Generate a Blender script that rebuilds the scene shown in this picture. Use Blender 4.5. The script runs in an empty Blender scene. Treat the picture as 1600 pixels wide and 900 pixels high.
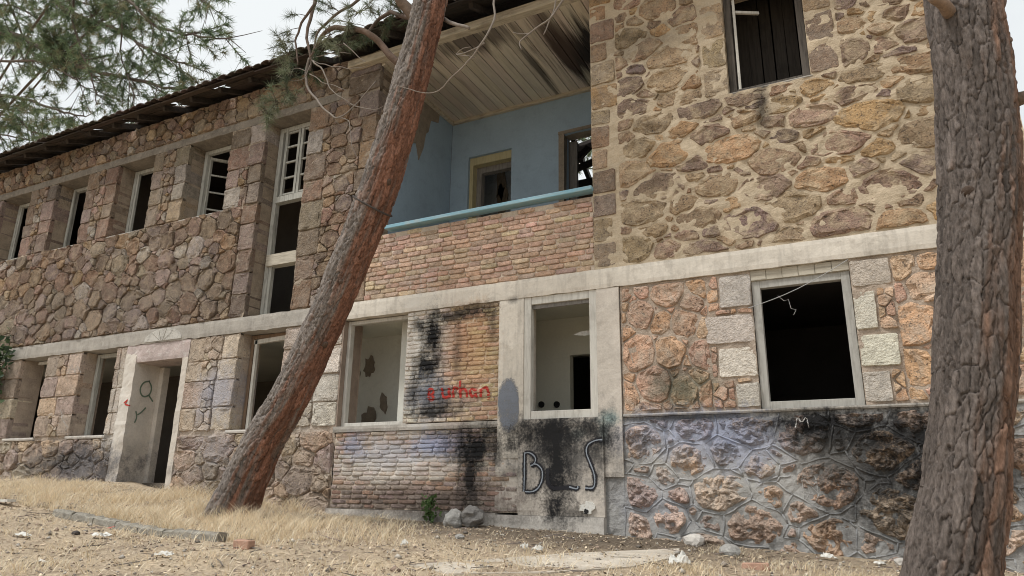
import bpy, math, random
import numpy as np
from mathutils import Vector, noise as mn
from mathutils.bvhtree import BVHTree

S = bpy.context.scene
COL = S.collection
R_ = math.radians
rnd = random.Random(7)

# ------------------------------------------------------------------ camera
RIGHT = Vector((0.88972815, 0.45629106, 0.01350138))
UP = Vector((0.11559975, -0.25382475, 0.96031750))
FWD = Vector((-0.44161128, 0.85286075, 0.27858215))
CAM = Vector((0, -8, 0)); FPX = 1109.51
cd = bpy.data.cameras.new('camera'); cam = bpy.data.objects.new('camera', cd); COL.objects.link(cam)
cd.sensor_width = 36; cd.lens = FPX / 1600 * 36; cd.clip_start = .05; cd.clip_end = 3000
from mathutils import Matrix
mw = Matrix((RIGHT, UP, -FWD)).transposed().to_4x4(); mw.translation = CAM
cam.matrix_world = mw; S.camera = cam

# ------------------------------------------------------------------ sky, sun, exposure
SUN_EL, SUN_AZ = R_(60), R_(-36)          # azimuth: to the left of and in front of the facade
w = bpy.data.worlds.new('World'); S.world = w; w.use_nodes = True
wt = w.node_tree; wt.nodes.clear()
def wn(t, **k):
    n = wt.nodes.new(t)
    for a, b in k.items(): setattr(n, a, b)
    return n
sky = wn('ShaderNodeTexSky', sky_type='NISHITA', sun_disc=False, sun_elevation=SUN_EL, sun_rotation=math.pi + SUN_AZ, air_density=1.0, dust_density=1.5)
tc = wn('ShaderNodeTexCoord'); nz = wn('ShaderNodeTexNoise'); nz.inputs['Scale'].default_value = 2.1; nz.inputs['Detail'].default_value = 5
rp = wn('ShaderNodeMapRange'); rp.inputs[1].default_value = .36; rp.inputs[2].default_value = .56; rp.inputs[3].default_value = .62; rp.inputs[4].default_value = 1
mx = wn('ShaderNodeMix', data_type='RGBA'); mx.inputs[7].default_value = (9.75, 10.15, 10.3, 1)
bg = wn('ShaderNodeBackground'); bg.inputs[1].default_value = .092
wo = wn('ShaderNodeOutputWorld')
L = wt.links.new
L(tc.outputs['Generated'], nz.inputs['Vector']); L(nz.outputs[0], rp.inputs[0]); L(rp.outputs[0], mx.inputs[0])
L(sky.outputs[0], mx.inputs[6]); L(mx.outputs[2], bg.inputs[0]); L(bg.outputs[0], wo.inputs[0])
sl = bpy.data.lights.new('sun', 'SUN'); so = bpy.data.objects.new('sun', sl); COL.objects.link(so)
sl.energy = 2.9; sl.angle = R_(11); sl.color = (1, .965, .91)
sd = Vector((math.sin(SUN_AZ) * math.cos(SUN_EL), -math.cos(SUN_AZ) * math.cos(SUN_EL), math.sin(SUN_EL)))
so.rotation_euler = sd.to_track_quat('Z', 'Y').to_euler()
S.view_settings.view_transform = 'Standard'; S.view_settings.look = 'None'; S.view_settings.gamma = 1
S.view_settings.use_curve_mapping = False; S.view_settings.exposure = 0.0
S.render.engine = 'CYCLES'; S.cycles.filter_width = 1.0

# ------------------------------------------------------------------ pixel <-> place (photo pixels 1600x900)
def ray(px, py): return FWD + RIGHT * ((px - 800) / FPX) + UP * ((450 - py) / FPX)
def at(px, py, y):
    d = ray(px, py); return CAM + d * ((y + 8) / d.y)
def proj(p):
    v = Vector(p) - CAM; z = v.dot(FWD)
    if z < .1: return (-9999, -9999)
    return 800 + FPX * v.dot(RIGHT) / z, 450 - FPX * v.dot(UP) / z
def n3(x, y, z): return mn.noise(Vector((x, y, z)))

# ------------------------------------------------------------------ ground height
def gbase(x):
    if x < -11.6: return .05 + .13 * (1 - math.exp((x + 11.6) * .35))
    if x > 3: return -.705 - .01 * (x - 3) / (1 + .02 * (x - 3))
    if x > -2.9: return -.42 - .0483 * (x + 2.9)
    if x > -7: return -.29 - .0317 * (x + 7)
    return .05 - .0739 * (x + 11.6)
def gz(x, y):
    r = math.hypot(x + 5, y + 3)
    z = gbase(max(x, -40)) + .05 * max(min(y, 0), -14)
    if y > .25 and -24 < x < 1.9 and y < 8.4: return -1.0
    z += (.025 * n3(x * 1.3, y * 1.3, 3) + .012 * n3(x * 4, y * 4, 9)) / (1 + r * .05)
    if y > -.7 and x < -7.2: z += .05 * max(0, (y + .7) / .7) * (.5 + n3(x * .9, 0, 5)) if y < .3 else 0
    return z
def at_ground(px, py):
    d = ray(px, py); t = 1.0
    while t < 40:
        p = CAM + d * t
        if p.z < gz(p.x, p.y): break
        t += .02
    return Vector((p.x, p.y, gz(p.x, p.y)))

# ------------------------------------------------------------------ objects
WL = {}
def link(o, parent=None, wl=Vector((0, 0, 0))):
    COL.objects.link(o); WL[o.name] = Vector(wl)
    if parent is not None:
        o.parent = parent; o.location = Vector(wl) - WL[parent.name]
    else: o.location = wl
    return o
def tag(o, label=None, cat=None, group=None, kind=None):
    for k, v in (('label', label), ('category', cat), ('group', group), ('kind', kind)):
        if v: o[k] = v
    return o
def empty(name, loc, label, cat, group=None):
    o = bpy.data.objects.new(name, None); o.empty_display_size = .2
    link(o, None, loc); return tag(o, label, cat, group)
class MB:
    def __init__(s): s.v = []; s.f = []; s.t = []; s.m = []
    def add(s, v, f, tint=None, mi=0):
        b = len(s.v); s.v += v; s.f += [tuple(i + b for i in q) for q in f]
        s.t += [tint or (1, 1, 1)] * len(v) if not (tint and isinstance(tint, list)) else tint
        s.m += [mi] * len(f)
    def box(s, x0, x1, y0, y1, z0, z1, tint=None, j=0):
        v = [(x, y, z) for z in (z0, z1) for y in (y0, y1) for x in (x0, x1)]
        if j: v = [(a + rnd.uniform(-j, j), b + rnd.uniform(-j, j), c + rnd.uniform(-j, j)) for a, b, c in v]
        s.add(v, [(0, 2, 3, 1), (4, 5, 7, 6), (0, 1, 5, 4), (2, 6, 7, 3), (0, 4, 6, 2), (1, 3, 7, 5)], tint)
    def beam(s, a, b, wd, ht, tint=None):      # box along a-b
        a, b = Vector(a), Vector(b); d = (b - a).normalized()
        u = d.cross(Vector((0, 0, 1)));
        if u.length < .05: u = Vector((1, 0, 0))
        u.normalize(); v2 = u.cross(d)
        vs = [tuple(p + u * (sx * wd / 2) + v2 * (sy * ht / 2)) for p in (a, b) for sx, sy in ((-1, -1), (1, -1), (1, 1), (-1, 1))]
        s.add(vs, [(3, 2, 1, 0), (4, 5, 6, 7), (0, 1, 5, 4), (1, 2, 6, 5), (2, 3, 7, 6), (3, 0, 4, 7)], tint)
    def tube(s, pts, rad, n=6, tint=None, cap=True):
        pts = [Vector(p) for p in pts]; vs = []; fs = []
        prev = None
        for i, p in enumerate(pts):
            d = (pts[min(i + 1, len(pts) - 1)] - pts[max(i - 1, 0)]).normalized()
            if prev is None:
                u = d.orthogonal().normalized()
            else:
                u = (prev - d * prev.dot(d))
                u = u.normalized() if u.length > 1e-4 else d.orthogonal().normalized()
            prev = u; v2 = d.cross(u); r = rad[i] if hasattr(rad, '__len__') else rad
            for k in range(n):
                a = 2 * math.pi * k / n; vs.append(tuple(p + (u * math.cos(a) + v2 * math.sin(a)) * r))
        for i in range(len(pts) - 1):
            for k in range(n):
                k2 = (k + 1) % n; fs.append((i * n + k, i * n + k2, (i + 1) * n + k2, (i + 1) * n + k))
        if cap: fs += [tuple(range(n))[::-1], tuple(range((len(pts) - 1) * n, len(pts) * n))]
        s.add(vs, fs, tint)
    def build(s, name, mat, parent=None, origin=None, smooth=False, bevel=0):
        if origin is None:
            a = np.array(s.v); origin = Vector(((a[:, 0].min() + a[:, 0].max()) / 2, (a[:, 1].min() + a[:, 1].max()) / 2, a[:, 2].min()))
        origin = Vector(origin)
        me = bpy.data.meshes.new(name)
        me.from_pydata([(x - origin.x, y - origin.y, z - origin.z) for x, y, z in s.v], [], s.f)
        at_ = me.attributes.new('tint', 'FLOAT_COLOR', 'POINT')
        at_.data.foreach_set('color', [c for t in s.t for c in (t[0], t[1], t[2], 1.0)])
        for m in (mat if isinstance(mat, list) else [mat]): me.materials.append(m)
        if isinstance(mat, list): me.polygons.foreach_set('material_index', s.m)
        if smooth: me.polygons.foreach_set('use_smooth', [True] * len(me.polygons))
        me.update()
        o = bpy.data.objects.new(name, me); link(o, parent, origin)
        if bevel:
            b = o.modifiers.new('bevel', 'BEVEL'); b.width = bevel; b.segments = 1
        return o
def np_mesh(name, V, F, mat, parent=None, tints=None, smooth=False, origin=(0, 0, 0)):
    me = bpy.data.meshes.new(name); origin = Vector(origin)
    V = np.asarray(V, dtype=np.float32) - np.array(origin, dtype=np.float32); F = np.asarray(F, dtype=np.int32); k = F.shape[1]
    me.vertices.add(len(V)); me.vertices.foreach_set('co', V.ravel())
    me.loops.add(F.size); me.loops.foreach_set('vertex_index', F.ravel())
    me.polygons.add(len(F)); me.polygons.foreach_set('loop_start', np.arange(0, F.size, k, dtype=np.int32))
    me.polygons.foreach_set('loop_total', np.full(len(F), k, dtype=np.int32))
    me.update(calc_edges=True)
    a = me.attributes.new('tint', 'FLOAT_COLOR', 'POINT')
    T = np.ones((len(V), 4), dtype=np.float32)
    if tints is not None: T[:, :3] = tints
    a.data.foreach_set('color', T.ravel())
    if smooth: me.polygons.foreach_set('use_smooth', np.ones(len(F), dtype=bool))
    me.materials.append(mat); o = bpy.data.objects.new(name, me); return link(o, parent, origin)

# ------------------------------------------------------------------ materials
def nd(nt, t, ins=None, **k):
    n = nt.nodes.new(t)
    for a, b in k.items(): setattr(n, a, b)
    for a, b in (ins or {}).items():
        if isinstance(b, bpy.types.NodeSocket): nt.links.new(b, n.inputs[a])
        else: n.inputs[a].default_value = b
    return n
def rgba(c): return (c[0], c[1], c[2], 1)
def mixc(nt, f, a, b, mode='MIX'):
    n = nd(nt, 'ShaderNodeMix', data_type='RGBA', blend_type=mode)
    for i, v in ((0, f), (6, a), (7, b)):
        if isinstance(v, bpy.types.NodeSocket): nt.links.new(v, n.inputs[i])
        else: n.inputs[i].default_value = v if i == 0 else rgba(v)
    return n.outputs[2]
def mth(nt, op, a, b=0.0, clamp=False):
    n = nd(nt, 'ShaderNodeMath', operation=op, use_clamp=clamp)
    for i, v in ((0, a), (1, b)):
        if isinstance(v, bpy.types.NodeSocket): nt.links.new(v, n.inputs[i])
        else: n.inputs[i].default_value = v
    return n.outputs[0]
def mrange(nt, v, a, b, c=0, d=1):
    return nd(nt, 'ShaderNodeMapRange', {0: v, 1: a, 2: b, 3: c, 4: d}).outputs[0]
def noise_(nt, vec, scale, detail=4, rough=.55, dist=0):
    return nd(nt, 'ShaderNodeTexNoise', {'Vector': vec, 'Scale': scale, 'Detail': detail, 'Roughness': rough, 'Distortion': dist}).outputs[0]
BLACK, BLUE, WHITE, TEAL, GREEN = (.016, .016, .017), (.27, .31, .45), (.66, .63, .58), (.10, .24, .25), (.09, .13, .08)
PINKC = (.42, .27, .24)
STAINS = [  # colour, centre x, z, half sizes, strength
 (WHITE, -5.55, 1.7, .4, 1.0, .95), (WHITE, -5.9, .45, .95, .35, .45), (WHITE, -9.55, 1.3, .5, .9, .35), (WHITE, -11.85, 1.5, .3, .9, .5),
 (WHITE, -7.55, 1.6, .45, .9, .45), (WHITE, -5.0, 1.1, .4, .2, .3), (WHITE, -6.25, .4, .7, .3, .5), ((.52, .31, .14), -4.75, 1.85, .42, .6, .55), (WHITE, -12.0, .9, .5, .4, .4),
 (PINKC, -5.2, -.05, 1.2, .2, .35), (PINKC, -5.0, 1.55, .35, .9, .35),
 (BLUE, -5.2, .6, .5, .2, .8), (BLUE, -5.95, .5, .6, .22, .35), (BLUE, -2.0, .66, .85, .28, .72), (BLUE, -1.35, .55, .5, .34, .78), (BLUE, -6.6, .6, .25, .2, .6),
 (BLUE, -9.4, 1.5, .5, .5, .4), (BLUE, -12.6, .35, .8, .4, .35), (BLUE, -2.3, -.05, .5, .3, .2), (BLUE, -9.2, .6, .5, .25, .25),
 (GREEN, -1.95, 1.18, .4, .22, .55),
 (TEAL, -2.83, .86, .16, .1, .7), (TEAL, -3.22, .69, .13, .09, .55), (TEAL, -2.9, .7, .07, .15, .6),
 ((.10, .08, .065), -5.4, -.12, 1.9, .24, .75), (WHITE, -5.4, .35, 1.2, .15, .3),
 ((.10, .098, .10), .15, .4, .95, .5, .55), (BLACK, .25, .58, .55, .26, .9), (BLACK, -.15, .25, .34, .36, .85), (BLACK, .25, .1, .35, .3, .8), (BLACK, -.55, .2, .22, .22, .7), (BLACK, -.25, .62, .4, .2, .9), (BLACK, -.55, .5, .3, .3, .85), (BLACK, .6, .5, .4, .35, .85), (WHITE, -1.2, .3, .9, .5, .22), (WHITE, -2.2, .4, .5, .4, .25), (BLACK, -.62, .74, .6, .2, 1), (BLACK, .05, -.25, .6, .28, .6), (BLACK, .75, .2, .5, .6, .6), (BLACK, -1.95, .84, .75, .05, .7),
 (BLACK, -.45, -.1, .3, .25, .45), (BLACK, -1.3, -.35, .3, .15, .25),
 ((.12, .115, .11), -3.4, .5, .95, .55, .9), (BLACK, -3.47, .35, .24, .9, 1.0), (BLACK, -3.5, .72, .75, .22, .95), (BLACK, -3.86, .66, .22, .2, .85), (BLACK, -2.95, .48, .14, .3, .6), (BLACK, -3.3, -.2, .25, .12, .6), (BLACK, -3.08, .72, .3, .2, .55),
 (BLACK, -4.62, .58, .48, .28, 1), (BLACK, -4.72, .2, .2, .42, .95), (BLACK, -5.0, .75, .6, .07, .55),
 (BLACK, -5.36, 2.1, .2, .4, 1), (BLACK, -5.42, 1.65, .26, .25, 1), (BLACK, -5.35, 1.3, .5, .14, .7), ((.2, .22, .27), -5.4, 1.25, .4, .3, .75), (BLACK, -5.6, 2.25, .12, .12, .8), (BLACK, -5.3, 1.02, .45, .09, .85), (BLACK, -4.7, 2.38, .35, .08, .7), (BLACK, -5.62, 1.35, .12, .2, .6), (BLACK, -5.0, 2.32, .55, .1, .85), (BLACK, -4.42, 2.2, .09, .3, .6), (BLACK, -4.95, 1.8, .07, .5, .5), (BLACK, -5.15, 1.12, .5, .13, .6),
 ((.17, .165, .17), -12.8, .35, 2.0, .5, .6), ((.2, .19, .185), -9.2, .3, 1.2, .4, .35), ((.2, .18, .16), -13, 3.2, 5, .6, .3),
 (BLACK, -.83, 4.45, .09, .38, .75), (BLACK, -2.3, 5.75, .7, .28, .35), (BLACK, -1.1, 5.4, .09, .8, .5), (BLACK, -13.0, .45, 1.3, .4, .5), (BLACK, -11.9, .3, .3, .3, .4),
 (BLACK, -2.1, 1.3, .35, .3, .35), (BLACK, -4.1, 2.44, .1, .05, .6), (BLACK, -5.1, -.3, 1.9, .1, .3)]
wg = bpy.data.node_groups.new('weathering', 'ShaderNodeTree')
wg.interface.new_socket('Color', in_out='INPUT', socket_type='NodeSocketColor'); wg.interface.new_socket('Color', in_out='OUTPUT', socket_type='NodeSocketColor')
gi = wg.nodes.new('NodeGroupInput'); go = wg.nodes.new('NodeGroupOutput')
gp = nd(wg, 'ShaderNodeNewGeometry').outputs['Position']
nA = noise_(wg, gp, 5.5, 6, .62); nB = noise_(wg, nd(wg, 'ShaderNodeVectorMath', {0: gp, 1: (16, 6, 2.0)}, operation='MULTIPLY').outputs[0], 1, 5, .6); nC = noise_(wg, gp, 38, 3, .6)
wob = mth(wg, 'ADD', mth(wg, 'ADD', mth(wg, 'MULTIPLY', mth(wg, 'SUBTRACT', nA, .5), 1.7), mth(wg, 'MULTIPLY', mth(wg, 'SUBTRACT', nB, .5), .7)), mth(wg, 'MULTIPLY', mth(wg, 'SUBTRACT', nC, .5), 1.0))
cur = gi.outputs[0]
for (c, x, z, rx, rz, st) in STAINS:
    q = nd(wg, 'ShaderNodeVectorMath', {0: gp, 1: (x, 0, z)}, operation='SUBTRACT').outputs[0]
    q = nd(wg, 'ShaderNodeVectorMath', {0: q, 1: (1 / rx, 0, 1 / rz)}, operation='MULTIPLY').outputs[0]
    d = nd(wg, 'ShaderNodeVectorMath', {0: q}, operation='LENGTH').outputs['Value']
    f = mrange(wg, mth(wg, 'ADD', d, wob), .30, 1.25, st, 0)
    cur = mixc(wg, f, cur, c)
wg.links.new(cur, go.inputs[0])
def new_mat(name, rough=.9):
    m = bpy.data.materials.new(name); m.use_nodes = True; nt = m.node_tree
    b = nt.nodes['Principled BSDF']; b.inputs['Roughness'].default_value = rough; b.inputs['Specular IOR Level'].default_value = .25
    return m, nt, b
def masonry(name, base=None, var=.5, scale=6, bump=.5, bdist=.02, weather=True, spots=None, spotf=.35, grain=60, streak=0, smear=None, pits=0):
    """tint attribute (or a base colour) x noise, pale/dark speckles, relief, stains"""
    m, nt, b = new_mat(name, .95)
    pos = nd(nt, 'ShaderNodeNewGeometry').outputs['Position']
    col = nd(nt, 'ShaderNodeAttribute', attribute_name='tint').outputs['Color']
    if base: col = mixc(nt, 1.0, col, base, 'MULTIPLY')
    a = noise_(nt, pos, scale, 6, .6); g = noise_(nt, pos, grain, 4, .65); h = noise_(nt, pos, 1.1, 3, .5)
    v = mth(nt, 'ADD', mth(nt, 'MULTIPLY', mth(nt, 'SUBTRACT', a, .5), 2.2 * var), mth(nt, 'MULTIPLY', mth(nt, 'SUBTRACT', g, .5), 1.5 * var))
    v = mth(nt, 'ADD', mth(nt, 'ADD', v, mth(nt, 'MULTIPLY', mth(nt, 'SUBTRACT', h, .5), .8 * var)), 1.0)
    comb = nd(nt, 'ShaderNodeCombineColor', {0: v, 1: v, 2: v}).outputs[0]
    col = mixc(nt, 1.0, col, comb, 'MULTIPLY')
    if spots:
        sp = mrange(nt, noise_(nt, pos, scale * 2.3, 5, .7, .4), .52, .68, 0, spotf); col = mixc(nt, sp, col, spots)
    if pits:
        pn = noise_(nt, pos, 33, 6, .72, .3)
        col = mixc(nt, mrange(nt, pn, .46, .36, 0, pits), col, (.075, .06, .05))
        col = mixc(nt, mrange(nt, noise_(nt, pos, 24, 6, .75, .8), .56, .66, 0, pits * .5), col, (.52, .42, .29))
    if smear:
        sc_, amt = smear[1], smear[2]
        n1 = noise_(nt, pos, sc_, 8, .68, .6)
        col = mixc(nt, mrange(nt, n1, .47, .60, 0, amt), col, mixc(nt, 1.0, smear[0], comb, 'MULTIPLY'))
    if streak:
        sv = nd(nt, 'ShaderNodeVectorMath', {0: pos, 1: (9, 3, .9)}, operation='MULTIPLY').outputs[0]
        col = mixc(nt, mrange(nt, noise_(nt, sv, 1.2, 6, .65), .5, .75, 0, streak), col, (.07, .065, .06))
    if weather:
        g_ = nt.nodes.new('ShaderNodeGroup'); g_.node_tree = wg; nt.links.new(col, g_.inputs[0]); col = g_.outputs[0]
    nt.links.new(col, b.inputs['Base Color'])
    hgt = mth(nt, 'ADD', mth(nt, 'MULTIPLY', noise_(nt, pos, scale * 3, 5, .65), 1.0), mth(nt, 'MULTIPLY', g, .55))
    bp = nd(nt, 'ShaderNodeBump', {'Strength': bump, 'Distance': bdist, 'Height': hgt})
    nt.links.new(bp.outputs[0], b.inputs['Normal'])
    return m
M = {}
M['stone_left'] = masonry('rough brown stone', None, .75, 9, 1.0, .035, True, (.40, .30, .20), .35, 55, 0, ((.36, .285, .205), 3.2, .5), .95)
M['stone_right'] = masonry('rough flat stone', None, .7, 8, 1.0, .03, True, (.36, .30, .22), .35, 55, 0, ((.50, .40, .275), 3.6, .65), .95)
M['stone_ground'] = masonry('rough orange stone', None, .65, 9, 1.0, .03, True, (.52, .44, .35), .4, 55, 0, ((.50, .42, .34), 3.4, .6), .95)
M['stone_found'] = masonry('torn face stone', None, .8, 10, 1.0, .04, True, (.46, .40, .34), .5, 50, 0, ((.33, .315, .295), 2.6, .38), .75)
M['quoin'] = masonry('pitted block', None, .6, 10, 1.0, .03, True, (.40, .36, .31), .3, 48, 0, ((.31, .265, .22), 3.0, .4), .75)
M['quoin_pale'] = masonry('pitted cream block', None, .5, 12, 1.0, .035, True, (.45, .40, .33), .4, 55, 0, None, .28)
M['brick'] = masonry('worn brick', None, .6, 11, .8, .015, True, (.50, .44, .36), .35, 60, 0, None, .45)
M['mortar_pale'] = masonry('beige mortar', (.51, .42, .305), .35, 5, .6, .02)
M['mortar_grey'] = masonry('grey mortar', (.34, .275, .21), .6, 6, .9, .04)
M['mortar_ground'] = masonry('patchy mortar', (.44, .36, .29), .5, 6, .8, .03)
M['mortar_cement'] = masonry('grey cement pointing', (.33, .325, .315), .4, 6, .7, .02)
M['mortar_brick'] = masonry('pale brick mortar', (.56, .47, .38), .35, 8, .7, .015)
M['concrete'] = masonry('painted concrete band', (.66, .61, .535), .22, 3, .35, .012, True, (.38, .34, .29), .5, 30, .32)
M['concrete_old'] = masonry('old grey concrete', (.36, .335, .30), .3, 4, .5, .015, True, (.5, .47, .42), .5, 40, .3)
M['plaster'] = masonry('off white plaster', (.56, .51, .45), .25, 4, .35, .012, True, (.36, .32, .28), .4, 40)
M['plinth'] = masonry('pale cement plinth', (.50, .47, .43), .3, 4, .5, .012, True, (.66, .64, .6), .4)
M['blue_wall'] = masonry('faded blue plaster', (.29, .375, .455), .14, 2.2, .12, .01, False, (.2, .26, .31), .3, 30)
M['inner_wall'] = masonry('dirty white room plaster', (.72, .72, .66), .12, 2, .1, .01, False, (.48, .47, .43), .3, 30)
M['inner_olive'] = masonry('dull olive room plaster', (.70, .69, .60), .12, 2, .1, .01, False, None, 0, 30)
M['inner_pale_blue'] = masonry('pale blue room plaster', (.42, .46, .50), .3, 2.5, .1, .01, False, (.2, .2, .2), .5, 30)
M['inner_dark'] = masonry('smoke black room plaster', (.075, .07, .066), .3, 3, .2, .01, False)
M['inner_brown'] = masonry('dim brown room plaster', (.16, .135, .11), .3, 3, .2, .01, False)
M['raw'] = masonry('bare render under plaster', (.25, .21, .165), .4, 8, .6, .02, False)
M['boulder'] = masonry('lump of broken concrete', (.36, .35, .33), .4, 9, .8, .03, False, (.55, .53, .48), .4)
M['kerb'] = masonry('weathered kerb concrete', (.30, .28, .24), .5, 9, .8, .02, False, (.12, .11, .09), .6)
M['slab'] = masonry('dusty concrete slab', (.50, .45, .38), .5, 4, .4, .01, False, (.40, .32, .23), .8)
def wood(name, base, dark, amt=.5, blotch=0, scale=(2, 40, 40), rough=.8, local=True):
    m, nt, b = new_mat(name, rough)
    pos = nd(nt, 'ShaderNodeNewGeometry').outputs['Position']
    g = noise_(nt, nd(nt, 'ShaderNodeVectorMath', {0: pos, 1: scale}, operation='MULTIPLY').outputs[0], 1, 6, .65)
    col = mixc(nt, mrange(nt, g, .42, .68, 0, amt), nd(nt, 'ShaderNodeAttribute', attribute_name='tint').outputs['Color'], (0, 0, 0))
    col = mixc(nt, 1, base, nd(nt, 'ShaderNodeAttribute', attribute_name='tint').outputs['Color'], 'MULTIPLY')
    col = mixc(nt, mrange(nt, g, .45, .66, 0, amt), col, dark)
    if blotch: col = mixc(nt, mrange(nt, noise_(nt, pos, 3.5, 6, .65), .54, .66, 0, blotch), col, dark)
    nt.links.new(col, b.inputs['Base Color'])
    bp = nd(nt, 'ShaderNodeBump', {'Strength': .5, 'Distance': .01, 'Height': g}); nt.links.new(bp.outputs[0], b.inputs['Normal'])
    return m, nt, b, col, pos
M['wood_grey'] = wood('weathered grey window wood', (.46, .46, .42), (.12, .11, .10), .55, .3, (40, 40, 3))[0]
M['wood_dark'] = wood('old dark window wood', (.12, .105, .09), (.03, .027, .025), .7, .4, (40, 40, 3))[0]
M['board_dark'] = wood('dark brown inner board', (.06, .052, .045), (.02, .018, .016), .6, .4, (40, 40, 3))[0]  # inner boards, darker brown than the window frame wood
M['wood_white'] = wood('flaking white window frame', (.62, .60, .55), (.22, .2, .17), .35, .25, (30, 30, 4))[0]
M['wood_pale'] = wood('bare pale beam', (.50, .46, .38), (.16, .13, .10), .55, .2, (3, 40, 40))[0]
M['wood_roof'] = wood('dark rotten eave wood', (.055, .045, .038), (.015, .013, .012), .7, .3, (4, 20, 20))[0]
M['wood_blue'] = wood('peeling turquoise paint', (.24, .44, .54), (.42, .45, .43), .5, .45, (3, 30, 30))[0]
M['wood_yellow'] = wood('yellow door frame paint', (.44, .385, .23), (.2, .16, .09), .3, .2, (30, 30, 4))[0]
M['wood_inner'] = wood('grey inner door frame', (.22, .205, .19), (.08, .07, .06), .5, .2, (30, 30, 4))[0]
M['fascia'] = wood('pale fascia beam', (.50, .44, .34), (.15, .12, .09), .5, .35, (3, 30, 30))[0]
m, nt, b, col, pos = wood('cream ceiling plank', (.56, .49, .40), (.2, .165, .13), .3, .1, (30, 1.6, 30))
q = nd(nt, 'ShaderNodeVectorMath', {0: pos, 1: (30, 1.1, 1)}, operation='MULTIPLY').outputs[0]
wb = mth(nt, 'MULTIPLY', mth(nt, 'SUBTRACT', noise_(nt, q, .35, 6, .7), .5), 3.2)
for (x, y, rx, ry, st, c) in ((-3.55, 1.2, .5, .9, 1.0, (.02, .018, .017)), (-3.75, .6, .3, .9, .75, (.09, .06, .045)), (-5.05, .15, .8, .35, .8, (.07, .055, .045)), (-4.35, 1.3, .08, .9, .8, (.03, .025, .02)), (-3.2, 1.3, .07, .8, .7, (.03, .025, .02)), (-6.2, 1.2, .4, 1, .35, (.16, .12, .09))):
    p2 = nd(nt, 'ShaderNodeVectorMath', {0: nd(nt, 'ShaderNodeVectorMath', {0: pos, 1: (x, y, 0)}, operation='SUBTRACT').outputs[0], 1: (1 / rx, 1 / ry, 0)}, operation='MULTIPLY').outputs[0]
    d = nd(nt, 'ShaderNodeVectorMath', {0: p2}, operation='LENGTH').outputs['Value']
    col = mixc(nt, mrange(nt, mth(nt, 'ADD', d, wb), .5, 1.2, st, 0), col, c)
nt.links.new(col, b.inputs['Base Color']); M['plank'] = m
def bark_mat(name, side, grey, red, warm):
    m, nt, b = new_mat(name, .95)
    pos = nd(nt, 'ShaderNodeNewGeometry'); P = pos.outputs['Position']
    tint = nd(nt, 'ShaderNodeAttribute', attribute_name='tint').outputs['Color']
    col = mixc(nt, 1, tint, mixc(nt, mrange(nt, noise_(nt, nd(nt, 'ShaderNodeVectorMath', {0: P, 1: (1, 1, .3)}, operation='MULTIPLY').outputs[0], 55, 7, .75), .36, .64), tuple(.45 * c for c in warm), tuple(1.15 * c for c in warm)), 'MULTIPLY')
    col = mixc(nt, mrange(nt, noise_(nt, P, 45, 5, .7), .6, .72, 0, .3), col, (.26, .245, .23))
    nt.links.new(col, b.inputs['Base Color'])
    st = nd(nt, 'ShaderNodeVectorMath', {0: P, 1: (1, 1, .35)}, operation='MULTIPLY').outputs[0]
    bp = nd(nt, 'ShaderNodeBump', {'Strength': 1.0, 'Distance': .02, 'Height': noise_(nt, st, 60, 8, .75)})
    nt.links.new(bp.outputs[0], b.inputs['Normal']); return m
M['bark'] = bark_mat('pine bark', 0, 0, 0, (1.25, 1.22, 1.2))
M['twig'] = masonry('grey dead twig', (.22, .19, .165), .4, 20, .3, .005, False)
M['branch'] = masonry('brown pine branch', (.12, .095, .078), .5, 20, .5, .01, False)
def leafy(name, rough=.6, trans=.25):
    m, nt, b = new_mat(name, rough)
    tint = nd(nt, 'ShaderNodeAttribute', attribute_name='tint').outputs['Color']
    nt.links.new(tint, b.inputs['Base Color'])
    tr = nd(nt, 'ShaderNodeBsdfTranslucent', {'Color': tint}); mxs = nd(nt, 'ShaderNodeMixShader', {0: trans})
    nt.links.new(b.outputs[0], mxs.inputs[1]); nt.links.new(tr.outputs[0], mxs.inputs[2])
    nt.links.new(mxs.outputs[0], nt.nodes['Material Output'].inputs[0]); return m
M['needle'] = leafy('pine needles'); M['leaf'] = leafy('green leaves'); M['straw'] = leafy('dry straw', .8, .3)
M['tile'] = masonry('old dark roof tile', (.11, .085, .07), .6, 9, .7, .02, False, (.2, .18, .14), .4)
M['litter'] = masonry('dead leaves and chips', None, .4, 30, .3, .01, False)
M['paper'] = masonry('white rubbish', (.66, .65, .61), .2, 12, .3, .01, False, (.42, .36, .28), .7)
M['redprint'] = masonry('red printed rubbish', (.55, .12, .10), .1, 12, .2, .01, False)
M['wire'] = masonry('rusty wire', (.07, .06, .055), .3, 30, .2, .01, False)
M['paint_red'] = masonry('red spray paint', (.42, .055, .04), .5, 14, .3, .005, False, (.42, .33, .26), .55)
M['paint_black'] = masonry('black spray paint', (.02, .02, .024), .3, 14, .2, .005, False)
M['paint_pale'] = masonry('pale spray paint', (.36, .39, .43), .3, 20, .2, .005, False)
M['paint_white'] = masonry('white spray paint', (.46, .45, .43), .3, 20, .2, .005, False)
M['paint_green'] = masonry('green spray paint', (.10, .17, .11), .3, 20, .2, .005, False)
M['paint_slate'] = masonry('slate blue paint patch', (.20, .22, .26), .25, 6, .2, .005, False)
M['metal_dark'] = masonry('dark socket', (.02, .02, .02), .2, 6, .1, .005, False)
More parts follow.
